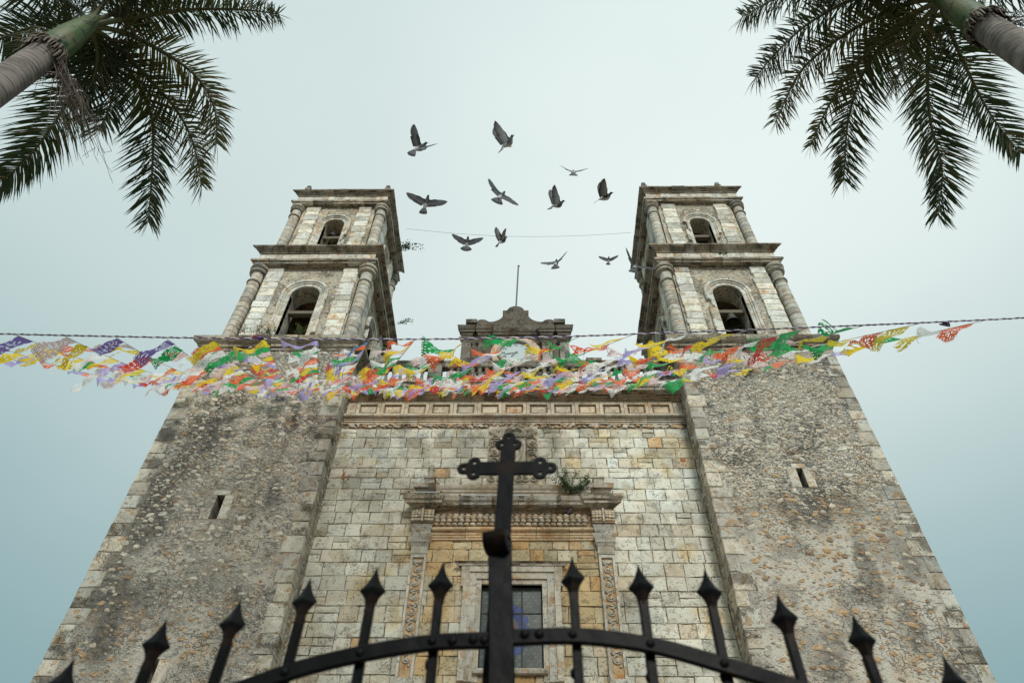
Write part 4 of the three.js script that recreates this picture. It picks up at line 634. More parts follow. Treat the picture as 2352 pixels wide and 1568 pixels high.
plant('weed', 'green weed growing from the middle cornice of the right tower', at(1664, 582, 15.98), 0.3, { ...TUFT, up: -0.3, base: 1.5 }, 10);
plant('weed', 'yellowish tuft on the inner cornice edge of the right tower', atY(1478, 655, 26.6), 0.35, { ...TUFT, col: [0.14, 0.13, 0.03] }, 11);

// ------------------------------------------------------------------ royal palms
M.frond = new THREE.MeshPhysicalMaterial({ vertexColors: true, roughness: 1, side: THREE.DoubleSide, transmission: 0.34, thickness: 0 });
M.rachis = std({ vertexColors: true, roughness: 0.55 });
const tBark = makeTex(256, 1024, (i, j) => { const x = i / 256, y = j / 1024, w = y * 34 + 0.35 * fbm(x * 4, y * 8, 4, 3, 201), ring = smooth(0.16, 0.0, Math.abs(w - Math.round(w))) * smooth(0.3, 0.6, vn(x * 3, Math.round(w), 256, 205)), n = fbm(x * 10, y * 80, 10, 4, 207), l = smooth(0.55, 0.7, fbm(x * 5, y * 14, 5, 4, 209)); let v = 0.13 + 0.16 * (n - 0.5); v = mix(v, 0.24, l * 0.5) * (1 - 0.45 * ring); return [v, v * 0.86, v * 0.76, clamp(0.5 + 0.4 * (n - 0.5) - 0.4 * ring)]; });
M.bark = std({ ...tBark, bumpScale: 0.02 });
const tShaft = makeTex(256, 512, (i, j) => { const x = i / 256, y = j / 512, n = fbm(x * 22, y * 4, 22, 5, 221), l = smooth(0.52, 0.66, fbm(x * 5, y * 5, 5, 5, 225)), sc = smooth(0.64, 0.7, fbm(x * 9, y * 16, 9, 4, 229)), sh = smooth(0.02, 0.0, Math.abs(x * 2 + 0.25 * y - 0.7)) + smooth(0.02, 0.0, Math.abs(x * 2 - 0.2 * y - 1.3)); let r = 0.050 + 0.05 * (n - 0.5), g = 0.088 + 0.06 * (n - 0.5), b = 0.026; r = mix(r, 0.10, l * 0.7); g = mix(g, 0.10, l * 0.7); b = mix(b, 0.05, l * 0.6); const k = (1 - 0.6 * sc) * (1 - 0.5 * clamp(sh)); return [r * k * 1.05, g * k, b * k, clamp(0.5 + 0.5 * (n - 0.5) - 0.3 * sc - 0.4 * clamp(sh))]; });
M.crownShaft = std({ ...tShaft, bumpScale: 0.012, roughness: 0.6 });
function frond(parent, pts, o, rnd) {
  const c = new THREE.CatmullRomCurve3(pts), L = c.getLength(), f = group('frond', parent), seg = 26;
  const rg = tube(pts, o.r ?? 0.045, seg, 7, 0.006); mesh('rachis', paint(rg, o.rc ?? [0.085, 0.085, 0.03]), M.rachis, f);
  const P = [], C = [], n = Math.round(L * (o.dens ?? 30) * 1.45), up = V(0, 1, 0), col = o.col ?? [0.028, 0.050, 0.011], tmp = V(0, 0, 0);
  for (let i = 0; i < n; i++) for (const s of [-1, 1]) {
    const t = (o.from ?? 0.16) + (1 - (o.from ?? 0.16)) * (i + rnd() * 0.9) / n, q = c.getPointAt(Math.min(t, 0.999)), T = c.getTangentAt(Math.min(t, 0.999)), side = T.clone().cross(up); if (side.lengthSq() < 0.05) side.set(1, 0, 0); side.normalize(); const nor = side.clone().cross(T).normalize();
    const len = 0.86 * (o.len ?? 0.62) * (0.55 + 0.55 * Math.sin(Math.PI * Math.min(1, 0.22 + t * 0.80))) * (0.82 + 0.36 * rnd()), roll = (rnd() - 0.5) * 1.9 + 0.1, fwd = mix(0.42, 1.0, t * t) + 0.25 * (rnd() - 0.5);
    const d = side.clone().multiplyScalar(s * Math.cos(roll)).addScaledVector(nor, Math.sin(roll)).addScaledVector(T, fwd).normalize(), w0 = T.clone().addScaledVector(d, -T.dot(d)).normalize(), bend = (o.droop ?? 0.42) * (0.5 + 0.9 * rnd()), W = 0.0125 * (0.8 + 0.5 * rnd()), k = 0.65 + 0.8 * rnd(), dry = rnd() < (o.dry ?? 0.06), cc = dry ? [0.16, 0.11, 0.045] : [col[0] * k, col[1] * k, col[2] * k];
    const row = []; for (let j = 0; j <= 3; j++) { const u = j / 3, p = q.clone().addScaledVector(d, len * u).add(tmp.set(0, -bend * len * u * u, 0)), ww = W * [0.55, 1, 0.8, 0.05][j]; row.push([p.clone().addScaledVector(w0, ww), p.clone().addScaledVector(nor, -ww * 0.5), p.clone().addScaledVector(w0, -ww)]); }
    for (let j = 0; j < 3; j++) for (let m = 0; m < 2; m++) { const a = row[j][m], b = row[j][m + 1], e = row[j + 1][m + 1], h = row[j + 1][m]; for (const v of [a, b, e, a, e, h]) { P.push(v.x, v.y, v.z); C.push(...cc); } }
  }
  const g = tris(P); g.setAttribute('color', new THREE.BufferAttribute(new Float32Array(C), 3)); uvBox(g); const m = mesh('leaflets', g, M.frond, f); m.userData.kind = 'stuff';
}
function palm(label, x, z, hTrunk, hCrown, list, seed, extra) {
  const rnd = rng(seed), T = tag(group('palm_tree', null, V(0, 0, 0)), label, 'palm tree', 'royal palms framing the church');
  const r = 0.178, lg = lathe([[r * 1.5, 0], [r * 1.25, 0.6], [r * 1.05, 2], [r * 1.12, hTrunk * 0.55], [r, hTrunk - 0.6], [r * 0.98, hTrunk]], 24); lg.translate(x, 0, z); { const uv = lg.attributes.uv, p = lg.attributes.position; for (let i = 0; i < uv.count; i++) uv.setXY(i, uv.getX(i), p.getY(i) / 2.6); }
  mesh('trunk', lg, M.bark, T);
  const cs = lathe([[0.13, -0.02], [0.165, 0.05], [0.185, 0.25], [0.17, 0.6], [0.13, 1.0], [0.095, hCrown - hTrunk]], 24).translate(x, hTrunk, z); mesh('crown_shaft', cs, M.crownShaft, T);
  // torn brown collar of old leaf bases
  const col = []; for (let k = 0; k < 26; k++) { const a = k * 0.2417 + rnd() * 0.2, q = V(Math.cos(a), 0, Math.sin(a)), t0 = hTrunk + (rnd() - 0.7) * 0.12; col.push(tube([V(x, t0 + 0.02, z).addScaledVector(q, 0.175), V(x, t0 - 0.06, z).addScaledVector(q, 0.205 + 0.02 * rnd()), V(x, t0 - 0.10 - 0.14 * rnd(), z).addScaledVector(q, 0.20 + 0.03 * rnd())], 0.03, 5, 5, 0.012)); }
  for (let k = 0; k < 40; k++) { const a = rnd() * 6.283, q = V(Math.cos(a), 0, Math.sin(a)), t0 = hTrunk - 0.02 + 0.1 * (rnd() - 0.5); col.push(tube([V(x, t0 + 0.12 * rnd(), z).addScaledVector(q, 0.18), V(x, t0 - 0.05, z).addScaledVector(q, 0.20 + 0.05 * rnd()), V(x, t0 - 0.12 - 0.22 * rnd(), z).addScaledVector(q, 0.2 + 0.09 * rnd())], 0.010 + 0.014 * rnd(), 4, 4, 0.004)); }
  mesh('leaf_base_collar', paint(merge(col), [0.075, 0.05, 0.03]), M.rachis, T);
  const yc = hCrown - 0.12; for (const f of list) { const pts = [V(x, hCrown - 0.25, z)]; for (const [px, py, dy] of f.p) pts.push(atY(px, py, yc + dy)); frond(T, pts, f, rnd); }
  for (const e of extra ?? []) { // dried flower stalks: fine branching strings
    const b = []; for (let k = 0; k < e.n; k++) { const pts = [V(x + e.o[0], hTrunk + e.o[1], z + e.o[2])]; const d = V(e.d[0] + (rnd() - 0.5) * e.s, e.d[1] + (rnd() - 0.5) * e.s, e.d[2] + (rnd() - 0.5) * e.s); for (let i = 1; i <= 5; i++) pts.push(pts[0].clone().addScaledVector(d, i / 5 * e.l * (0.5 + 0.5 * rnd() * i / 5 + 0.25)).add(V((rnd() - 0.5) * 0.1, -0.18 * i * i / 25, (rnd() - 0.5) * 0.1))); b.push(tube(pts, 0.007, 10, 3, 0.003)); for (let q = 0; q < 5; q++) { const a = pts[2 + q % 4], w = a.clone().add(V((rnd() - 0.5) * 0.25, -0.05 - rnd() * 0.12, (rnd() - 0.5) * 0.25)); b.push(tube([a, w], 0.004, 2, 3, 0.002)); } }
    const m = mesh('flower_stalk', paint(merge(b), e.c), M.rachis, T); m.userData.kind = 'stuff';
  }
}
const OLIVE = [0.080, 0.084, 0.016];
palm('royal palm at the left with its pale ringed trunk and green crown shaft', -5.81, -3.17, 11.13, 12.44, [
  { p: [[300, 42, 0.55], [435, 22, 0.95], [556, 22, 0.85], [640, 32, 0.35]], len: 0.5, dens: 34 },
  { p: [[278, 73, 0.4], [383, 125, 0.75], [452, 177, 0.7], [492, 250, 0.35], [497, 330, -0.25]], len: 0.62, dens: 34, col: OLIVE, dry: 0.12 },
  { p: [[250, 90, 0.3], [320, 160, 0.55], [395, 240, 0.55], [440, 320, 0.1], [463, 425, -0.6]], len: 0.56, col: OLIVE, dry: 0.1 },
  { p: [[235, 95, 0.25], [313, 188, 0.55], [348, 270, 0.45], [350, 360, 0.0], [340, 510, -0.9]], len: 0.6, dry: 0.1 },
  { p: [[230, 95, 0.2], [262, 160, 0.2], [254, 235, -0.2], [226, 300, -0.7]], len: 0.55, dry: 0.1 },
  { p: [[215, 90, 0.3], [174, 195, 0.45], [132, 270, 0.3], [60, 365, -0.1], [-30, 440, -0.7]], len: 0.66, dens: 34 },
  { p: [[170, 50, 0.4], [80, 62, 0.7], [-20, 100, 0.4], [-110, 180, -0.3]], len: 0.6, dens: 34 },
  { p: [[180, 25, 0.5], [90, -25, 0.9], [-30, -60, 0.7], [-160, -50, 0.0]], len: 0.62 },
  { p: [[215, 10, 0.6], [190, -80, 1.0], [120, -180, 0.9], [30, -230, 0.3]], len: 0.62 },
  { p: [[235, 10, 0.6], [285, -70, 1.1], [330, -170, 1.0], [340, -280, 0.4]], len: 0.62 },
  { p: [[262, 28, 0.6], [350, -25, 1.0], [450, -60, 0.9], [540, -50, 0.2]], len: 0.6, col: OLIVE },
  { p: [[180, 60, 0.1], [110, 100, 0.0], [40, 150, -0.5]], len: 0.5 },
  { p: [[222, 110, 0.1], [215, 180, -0.1], [170, 240, -0.6]], len: 0.5 },
], 501, [{ n: 26, l: 0.95, o: [0.08, -0.02, -0.12], d: [0.35, -0.35, -0.9], s: 0.75, c: [0.10, 0.07, 0.05] }, { n: 22, l: 0.8, o: [-0.05, 0.5, 0.1], d: [-0.5, -0.1, -0.3], s: 0.9, c: [0.09, 0.10, 0.04] }, { n: 16, l: 0.9, o: [0.15, -0.1, 0], d: [0.5, -0.8, -0.5], s: 0.6, c: [0.10, 0.07, 0.055] }]);
palm('royal palm at the right with its crown leaning in from the top corner', 6.17, -3.02, 11.42, 12.75, [
  { p: [[2110, 2, 0.35], [2013, 38, 0.8], [1909, 101, 0.8], [1839, 165, 0.4], [1782, 280, -0.5]], len: 0.5, dry: 0.3, col: OLIVE },
  { p: [[2120, 20, 0.3], [2050, 80, 0.65], [1990, 155, 0.6], [1952, 260, 0.2], [1938, 415, -0.7]], len: 0.62, dry: 0.1 },
  { p: [[2146, 30, 0.3], [2135, 90, 0.55], [2131, 180, 0.55], [2138, 280, 0.2], [2165, 390, -0.4], [2155, 495, -0.9]], len: 0.62, dens: 34 },
  { p: [[2166, 25, 0.3], [2194, 97, 0.55], [2236, 188, 0.5], [2281, 270, 0.1], [2345, 352, -0.5]], len: 0.6 },
  { p: [[2090, -10, 0.5], [1980, -8, 0.95], [1860, 52, 0.85], [1775, 130, 0.3], [1735, 180, -0.2]], len: 0.55 },
  { p: [[2090, -30, 0.5], [1960, -50, 1.0], [1830, -25, 0.8], [1705, 38, 0.1]], len: 0.55 },
  { p: [[2110, 25, 0.2], [2030, 85, 0.4], [1950, 170, 0.3], [1900, 250, -0.1], [1862, 335, -0.7]], len: 0.38, col: OLIVE },
  { p: [[2150, -60, 0.6], [2110, -160, 1.1], [2040, -260, 0.9], [1950, -320, 0.1]], len: 0.6 },
  { p: [[2190, -60, 0.6], [2260, -160, 1.1], [2330, -260, 0.8], [2380, -340, 0.1]], len: 0.6 },
  { p: [[2110, -40, 0.5], [2010, -110, 1.0], [1900, -130, 0.8], [1790, -110, 0.1]], len: 0.6 },
  { p: [[2130, 35, 0.1], [2085, 95, 0.2], [2070, 160, -0.2], [2050, 200, -0.6]], len: 0.5, col: OLIVE },
  { p: [[2230, -20, 0.5], [2320, -40, 0.9], [2420, -10, 0.6], [2500, 60, -0.1]], len: 0.6 },
], 502, [{ n: 30, l: 0.6, o: [0.18, 0.02, -0.05], d: [0.9, 0.0, 0.15], s: 0.8, c: [0.05, 0.035, 0.03] }]);

// ------------------------------------------------------------------ paper bunting
const PAPER = { purple: [0.20, 0.14, 0.42], lilac: [0.42, 0.36, 0.68], yellow: [0.80, 0.60, 0.035], orange: [0.82, 0.17, 0.065], red: [0.62, 0.06, 0.045], green: [0.02, 0.36, 0.10], white: [0.80, 0.80, 0.78], pink: [0.72, 0.55, 0.54], blue: [0.12, 0.28, 0.56] };
for (const k of Object.keys(PAPER)) M['paper_' + k] = new THREE.MeshPhysicalMaterial({ color: new THREE.Color().setRGB(...PAPER[k]), roughness: 1, side: THREE.DoubleSide, transmission: 0.5, thickness: 0, specularIntensity: 0.3 });
function flagGeo(seed) {     // cut paper: u along the string, v out along the wind; holes are real
  const rnd = rng(seed), N = 30, P = [], kind = seed % 4, A = 0.06 + 0.13 * rnd(), ph = rnd() * 6.28, fr = 0.8 + 0.7 * rnd(), tw = (rnd() - 0.5) * 1.9, nar = 0.1 + 0.45 * rnd(), sh = (rnd() - 0.5) * 0.5, fold = (rnd() - 0.5) * 0.5, torn = rnd();
  const hole = (u, v) => {
    if (v < 0.10 || u < 0.035 || u > 0.965) return v > 0.1 && Math.sin(v * 50) > 0.6; const x = u - 0.5, y = v - 0.52, r = Math.hypot(x, y * 0.9), a = Math.atan2(y, x);
    if (v > 0.93) return Math.sin(u * 56) > 0.3; if (v > 0.84 && v < 0.89) return Math.sin(u * 44) > 0.7;
    if (u < 0.12 || u > 0.88) return Math.sin(v * 40) > 0.55 && Math.abs(u - (u < 0.5 ? 0.075 : 0.925)) < 0.03;
    if (kind === 0) return (r > 0.08 && r < 0.22 && Math.cos(a * 8) > 0.35) || (r > 0.28 && r < 0.34 && Math.cos(a * 12) > 0.6);
    if (kind === 1) return r < 0.36 && Math.sin(u * 30 + v * 8) > 0.45 && Math.sin(v * 26 - u * 6) > 0.3;
    if (kind === 2) return (Math.cos(u * 32) > 0.6 && Math.cos(v * 32) > 0.5 && r > 0.24) || (r < 0.2 && Math.cos(a * 6) > 0.3 && r > 0.06);
    return (Math.sin(u * 26) > 0.65 && v > 0.5 && Math.sin(v * 9) > -0.3) || (v < 0.42 && Math.cos(a * 14) > 0.6 && r > 0.14);
  };
  const gone = (u, v) => torn > 0.72 && v > 0.45 + 0.3 * vn(u * 3 + seed, 1.5) && vn(u * 9 + seed, v * 1.5 + 3) > 0.52;    // torn into streamers
  const pos = (u, v) => { const k = 1 - nar * v * v, w = tw * v * v, x = (u - 0.5) * k + sh * v * v, z = A * v * Math.sin(v * 6.28 * fr + ph + u * 2.2) * 1.6 + fold * (u - 0.5) ** 2 * 2 * v + 0.02 * v * Math.sin(u * 11 + v * 9 + ph); return [x * Math.cos(w) - z * Math.sin(w), v * (1 - 0.35 * A), x * Math.sin(w) + z * Math.cos(w)]; };
  for (let i = 0; i < N; i++) for (let j = 0; j < N; j++) { const u = (i + 0.5) / N, v = (j + 0.5) / N; if (hole(u, v) || gone(u, v)) continue; const a = pos(i / N, j / N), b = pos((i + 1) / N, j / N), c = pos((i + 1) / N, (j + 1) / N), d = pos(i / N, (j + 1) / N); P.push(...a, ...b, ...c, ...a, ...c, ...d); }
  return uvBox(tris(P));
}
const FLAGS = Array.from({ length: 16 }, (_, k) => flagGeo(k));
const ropePts = [[-560, 752], [0, 766.5], [400, 775], [800, 779], [1176, 776], [1457, 767], [1730, 757], [2002, 746], [2293, 733], [2352, 729.5], [2900, 690]].map(([x, y]) => at(x, y, 7));
const rope = tag(group('rope'), 'twisted purple and white rope stretched across in front of the church', 'rope');
{
  const c = new THREE.CatmullRomCurve3(ropePts), n = 1500, L = c.getLength(), cols = [[0.10, 0.05, 0.20], [0.62, 0.60, 0.60], [0.30, 0.05, 0.07]];
  for (const k of [0, 1]) { const pts = []; for (let i = 0; i <= n; i++) { const p = c.getPointAt(i / n), a = i / n * L * 30 + k * Math.PI; pts.push(p.add(V(0, 0.007 * Math.cos(a), 0.007 * Math.sin(a)))); } mesh('strand', paint(new THREE.TubeGeometry(new THREE.CatmullRomCurve3(pts), n, 0.0085, 5, false), cols[k]), M.plain, rope); }
  const knot = (p, s, col, seed) => { const r = rng(seed), pts = []; for (let i = 0; i < 16; i++) pts.push(p.clone().add(V((r() - 0.5) * 2.4, (r() - 0.5) * 1.1, (r() - 0.5)).multiplyScalar(s))); mesh('knot', paint(new THREE.TubeGeometry(new THREE.CatmullRomCurve3(pts), 90, 0.0105, 5, false), col), M.plain, rope); };
  knot(at(596, 776, 6.98), 0.055, cols[0], 3); knot(at(588, 774, 6.98), 0.045, cols[2], 4); knot(at(2172, 744, 6.99), 0.06, [0.05, 0.03, 0.08], 5);
}
{
  const rnd = rng(601), curve = new THREE.CatmullRomCurve3(ropePts), hues = ['yellow', 'orange', 'green', 'lilac', 'white', 'pink', 'orange', 'white', 'yellow', 'green', 'lilac', 'red', 'pink', 'white'];
  const cordM = std({ color: new THREE.Color(0.5, 0.5, 0.48) }), ordinal = ['first', 'second', 'third', 'fourth', 'fifth', 'sixth', 'seventh', 'eighth', 'ninth', 'tenth', 'eleventh', 'twelfth', 'thirteenth', 'fourteenth', 'fifteenth', 'sixteenth', 'seventeenth', 'eighteenth', 'nineteenth'];
  const wind = V(-0.95, -0.16, 0.10);
  // knots on the rope (picture x) and the colours of the flags next to the rope
  const list = [[-95, 'lilac orange purple yellow'], [26, 'purple yellow yellow red'], [147, 'pink yellow orange'], [263, 'purple pink yellow red'], [379, 'purple green pink orange'], [496, 'yellow orange white green'], [610, 'yellow green pink yellow'], [733, 'lilac white green'], [846, 'blue orange lilac'], [958, 'orange yellow pink green'], [1076, 'yellow orange green white'], [1201, 'green white orange lilac'], [1331, 'green orange yellow'], [1457, 'yellow red orange green'], [1599, 'white yellow pink'], [1730, 'yellow yellow red orange'], [1860, 'green red white orange'], [2002, 'green yellow pink green'], [2137, 'yellow orange yellow green'], [2293, 'orange white yellow green']];
  let seen = 0; for (const [kx, first] of list) {
    const cols = first.split(' '), nearGuess = at(kx, 770, 7).x, far = at(700 + 0.34 * (kx - 610), 880 + 10 * smooth(100, 600, kx) + 5 * rnd(), 16.02);
    let a = curve.getPoint(0.5), best = 1e9; for (let i = 0; i <= 400; i++) { const p = curve.getPoint(i / 400), d = Math.abs(p.x - nearGuess); if (d < best) { best = d; a = p; } }
    const inView = kx > 0; if (inView) seen++;
    const S = tag(group('bunting_string', null, a), inView ? `paper bunting string tied at the ${ordinal[seen - 1]} knot from the left, ${cols[0]} flag nearest the rope` : `paper bunting string coming in from beyond the left edge, starting ${cols[0]}, ${cols[1]}, ${cols[2]}`, 'bunting', 'strings of cut paper flags'), span = far.clone().sub(a), sag = 0.22 + 0.2 * rnd(), P = (t) => span.clone().multiplyScalar(t).add(V(0, -sag * 4 * t * (1 - t), 0));
    const pts = []; for (let i = 0; i <= 24; i++) pts.push(P(i / 24)); mesh('cord', new THREE.TubeGeometry(new THREE.CatmullRomCurve3(pts), 48, 0.0055, 4, false), cordM, S);
    const L = span.length() * 1.02; let d = 0.12 + 0.1 * rnd(), k = 0, hi = Math.floor(rnd() * hues.length);
    while (d < L - 0.5) {
      const w = 0.39 * (0.82 + 0.30 * rnd()), l = w * (1.05 + 0.5 * rnd()), t = (d + w / 2) / L, s = P(t + 0.01).sub(P(t - 0.01)).normalize(), wd = wind.clone().add(V((rnd() - 0.5) * 0.3, -0.50 * rnd() + 0.12, (rnd() - (k < 2 ? 0.95 : 0.60)) * 0.9)), y = wd.addScaledVector(s, -wd.dot(s) * 0.45).normalize(), z = s.clone().cross(y).normalize();
      const hue = cols[k] ?? hues[(hi += 1 + Math.floor(rnd() * 3)) % hues.length], f = mesh('flag', FLAGS[Math.floor(rnd() * 16)], M['paper_' + hue], S), flip = rnd() < 0.5 ? -1 : 1;
      f.matrix.makeBasis(s.clone().multiplyScalar(w * flip), y.clone().multiplyScalar(l), z.clone().multiplyScalar(w)).setPosition(P(t)); f.matrix.decompose(f.position, f.quaternion, f.scale);
      d += w + (kx < 450 ? 0.08 + 0.16 * rnd() : 0.02 + 0.07 * rnd()); k++;
    }
  }
}

// ------------------------------------------------------------------ pigeons
M.feather = std({ vertexColors: true, roughness: 0.75, side: THREE.DoubleSide });
function pigeon(label, p, o) {
  const rnd = rng(o.seed), P = [], C = [], push = (a, b, c, ca, cb, cc) => { P.push(...a, ...b, ...c); C.push(...ca, ...(cb ?? ca), ...(cc ?? ca)); };
  const dk = o.dark ?? 1, slate = [0.030 * dk, 0.032 * dk, 0.038 * dk], pale = [0.33 * dk, 0.34 * dk, 0.36 * dk], neck = [0.018, 0.026, 0.026], tip = [0.010, 0.010, 0.012], mid = (a, b, t) => a.map((v, i) => mix(v, b[i], t));
  // body, head and bill: one skin of rings along x
  const st = [[-0.145, 0.002, 0.008, 0.02], [-0.11, 0.0, 0.024, 0.036], [-0.07, -0.004, 0.042, 0.048], [-0.02, -0.01, 0.056, 0.058], [0.03, -0.012, 0.062, 0.06], [0.07, -0.004, 0.055, 0.052], [0.10, 0.012, 0.04, 0.038], [0.122, 0.03, 0.029, 0.028], [0.142, 0.041, 0.027, 0.025], [0.16, 0.043, 0.023, 0.02], [0.174, 0.038, 0.011, 0.010], [0.186, 0.034, 0.007, 0.006], [0.197, 0.028, 0.002, 0.002]], N = 14;
  const hd = o.head ?? [0, 0];
  const ringP = (i, k) => { const [x, cy, ry, rz] = st[i], a = k / N * 2 * Math.PI, hx = smooth(0.08, 0.16, x); return [x - Math.abs(hd[0]) * hx * 0.03, cy + ry * Math.sin(a) + hd[0] * hx * 0.05, rz * Math.cos(a) + hd[1] * hx * 0.04]; };
  const ringC = (i, k) => { const x = st[i][0], under = Math.sin(k / N * 2 * Math.PI) < -0.1; return x > 0.18 ? [0.05, 0.045, 0.045] : x > 0.16 ? [0.2, 0.19, 0.19] : x > 0.09 ? neck : x < -0.06 ? [0.45 * dk, 0.46 * dk, 0.47 * dk] : under ? mid(slate, pale, o.belly ?? 0.5) : slate; };
  for (let i = 0; i + 1 < st.length; i++) for (let k = 0; k < N; k++) { const a = ringP(i, k), b = ringP(i, (k + 1) % N), c = ringP(i + 1, (k + 1) % N), d = ringP(i + 1, k); push(a, c, b, ringC(i, k), ringC(i + 1, k + 1), ringC(i, k + 1)); push(a, d, c, ringC(i, k), ringC(i + 1, k), ringC(i + 1, k + 1)); }
  // one feather: a pointed-oval blade from q along d, width across w
  const feather = (q, d, w, nrm, L, W, c0, c1, c2) => { const prof = [[0, 0.35], [0.35, 0.95], [0.75, 1], [0.93, 0.62], [1, 0.05]], row = prof.map(([t, k]) => { const m = q.clone().addScaledVector(d, L * t).addScaledVector(nrm, -0.10 * L * t * t); return [m.clone().addScaledVector(w, W * k / 2), m.clone().addScaledVector(w, -W * k / 2), t]; }); for (let j = 0; j + 1 < row.length; j++) { const ca = row[j][2] < 0.5 ? mid(c0, c1, row[j][2] * 2) : mid(c1, c2, smooth(0.6, 0.95, row[j][2])), cb = row[j + 1][2] < 0.5 ? mid(c0, c1, row[j + 1][2] * 2) : mid(c1, c2, smooth(0.6, 0.95, row[j + 1][2])), A = row[j].slice(0, 2).map((v) => v.toArray()), B = row[j + 1].slice(0, 2).map((v) => v.toArray()); push(A[0], A[1], B[1], ca, ca, cb); push(A[0], B[1], B[0], ca, cb, cb); } };
  // tail fan
  const sp = o.tail ?? 0.7, td = o.tailDown ?? 0.1; for (let k = 0; k < 12; k++) { const a = (k / 11 - 0.5) * sp * 2, d = V(-Math.cos(a), -td, Math.sin(a)).normalize(); feather(V(-0.105, 0.004 + 0.0012 * (k % 2), Math.sin(a) * 0.02), d, V(Math.sin(a), 0, Math.cos(a)), V(0, 1, 0), 0.165, 0.042, pale, mid(slate, pale, o.tailPale ?? 0.25), tip); }
  // wings: arm to the wrist, then the hand; secondaries and primaries behind
  for (const s of [1, -1]) {
    const wg = s > 0 ? o.right : o.left; if (!wg) { // folded along the body
      for (let k = 0; k < 8; k++) feather(V(0.06 - k * 0.012, 0.02 - 0.006 * k, s * (0.052 - 0.001 * k)), V(-1, -0.16, -s * 0.10).normalize(), V(0, 1, 0.15 * s), V(0, 0, -s), 0.15 + 0.01 * k, 0.05, slate, slate, tip); continue;
    }
    const [el, sw, hand, hel] = wg, dir = (e, q) => V(Math.sin(q), Math.sin(e) * Math.cos(q), s * Math.cos(e) * Math.cos(q)).normalize();    // e: raised, q: swept forward
    const sh = V(0.062, 0.022, s * 0.034), d1 = dir(el, sw), wr = sh.clone().addScaledVector(d1, 0.125), d2 = dir(hel ?? el, hand), back1 = V(-1, 0, 0).addScaledVector(d1, d1.x).normalize(), back2 = V(-1, 0, 0).addScaledVector(d2, d2.x).normalize(), n1 = d1.clone().cross(back1).multiplyScalar(-s).normalize(), n2 = d2.clone().cross(back2).multiplyScalar(-s).normalize(), handL = 0.075, tipP = wr.clone().addScaledVector(d2, handL);
    const c0 = mid(slate, pale, o.wingPale ?? 0.6), c1 = mid(slate, pale, (o.wingPale ?? 0.6) * 0.75);
    for (let k = 0; k < 10; k++) { const t = k / 9, q = sh.clone().lerp(wr, t), d = back1.clone().addScaledVector(d1, 0.05 + 0.3 * t).normalize(); feather(q.addScaledVector(n1, 0.001 * (k % 2)), d, d1, n1, 0.175 + 0.012 * t, 0.038, c0, c1, tip); }
    for (let k = 0; k < 10; k++) { const t = k / 9, q = wr.clone().lerp(tipP, t), b = mix(0.45, 1.52, t), d = back2.clone().multiplyScalar(Math.cos(b)).addScaledVector(d2, Math.sin(b)).normalize(), w = d.clone().cross(n2).normalize(); feather(q.addScaledVector(n2, 0.001 * (k % 2)), d, w, n2, 0.165 + 0.055 * Math.sin(1.9 * t), 0.036, c0, c1, tip); }
    // coverts and the thick leading edge
    const cov = [sh.clone().addScaledVector(back1, 0.062), wr.clone().addScaledVector(back1, 0.06).addScaledVector(d1, 0.015), tipP.clone().addScaledVector(back2, 0.035).addScaledVector(d2, 0.02)], le = [sh, wr, tipP];
    for (const lift of [0.006, -0.004]) for (let j = 0; j < 2; j++) { const nn = j ? n2 : n1, A = le[j].clone().addScaledVector(nn, lift).toArray(), B = le[j + 1].clone().addScaledVector(nn, lift * 0.6).toArray(), D = cov[j + 1].clone().addScaledVector(nn, lift * 0.3).toArray(), E = cov[j].clone().addScaledVector(nn, lift * 0.3).toArray(), cl = lift > 0 ? slate : mid(slate, pale, (o.wingPale ?? 0.6) + 0.15); push(A, B, D, cl); push(A, D, E, cl); }
    const tb = tube([V(0.05, 0.012, s * 0.02), sh, sh.clone().lerp(wr, 0.5).addScaledVector(back1, 0.012), wr, tipP], 0.016, 10, 6, 0.005).toNonIndexed(), tp = tb.attributes.position; for (let i = 0; i < tp.count; i++) { P.push(tp.getX(i), tp.getY(i), tp.getZ(i)); C.push(...slate); }
  }
  if (o.feet) for (const s of [-1, 1]) { const f = tube([V(-0.02, -0.06, s * 0.02), V(0.0, -0.085, s * 0.02), V(0.02, -0.088, s * 0.024)], 0.005, 4, 4).toNonIndexed().attributes.position; for (let i = 0; i < f.count; i++) { P.push(f.getX(i), f.getY(i), f.getZ(i)); C.push(0.4, 0.14, 0.11); } }
  const g = tris(P); g.setAttribute('color', new THREE.BufferAttribute(new Float32Array(C), 3)); uvBox(g);
  const m = tag(mesh('pigeon', g, M.feather, null, p), label, 'pigeon', 'pigeons over the church');
  // f: flight direction, u: up, both as [right, up, towards the camera] in the picture
  const w = ([a, b, c]) => V(0, 0, 0).addScaledVector(camR, a).addScaledVector(camU, b).addScaledVector(camF, -c); const f = o.world ? V(...o.f).normalize() : w(o.f).normalize(), u0 = o.world ? V(...o.u) : w(o.u), z = f.clone().cross(u0).normalize(), u = z.clone().cross(f);
  m.quaternion.setFromRotationMatrix(new THREE.Matrix4().makeBasis(f, u, z)); m.scale.setScalar(o.k ?? 1); return m;
}
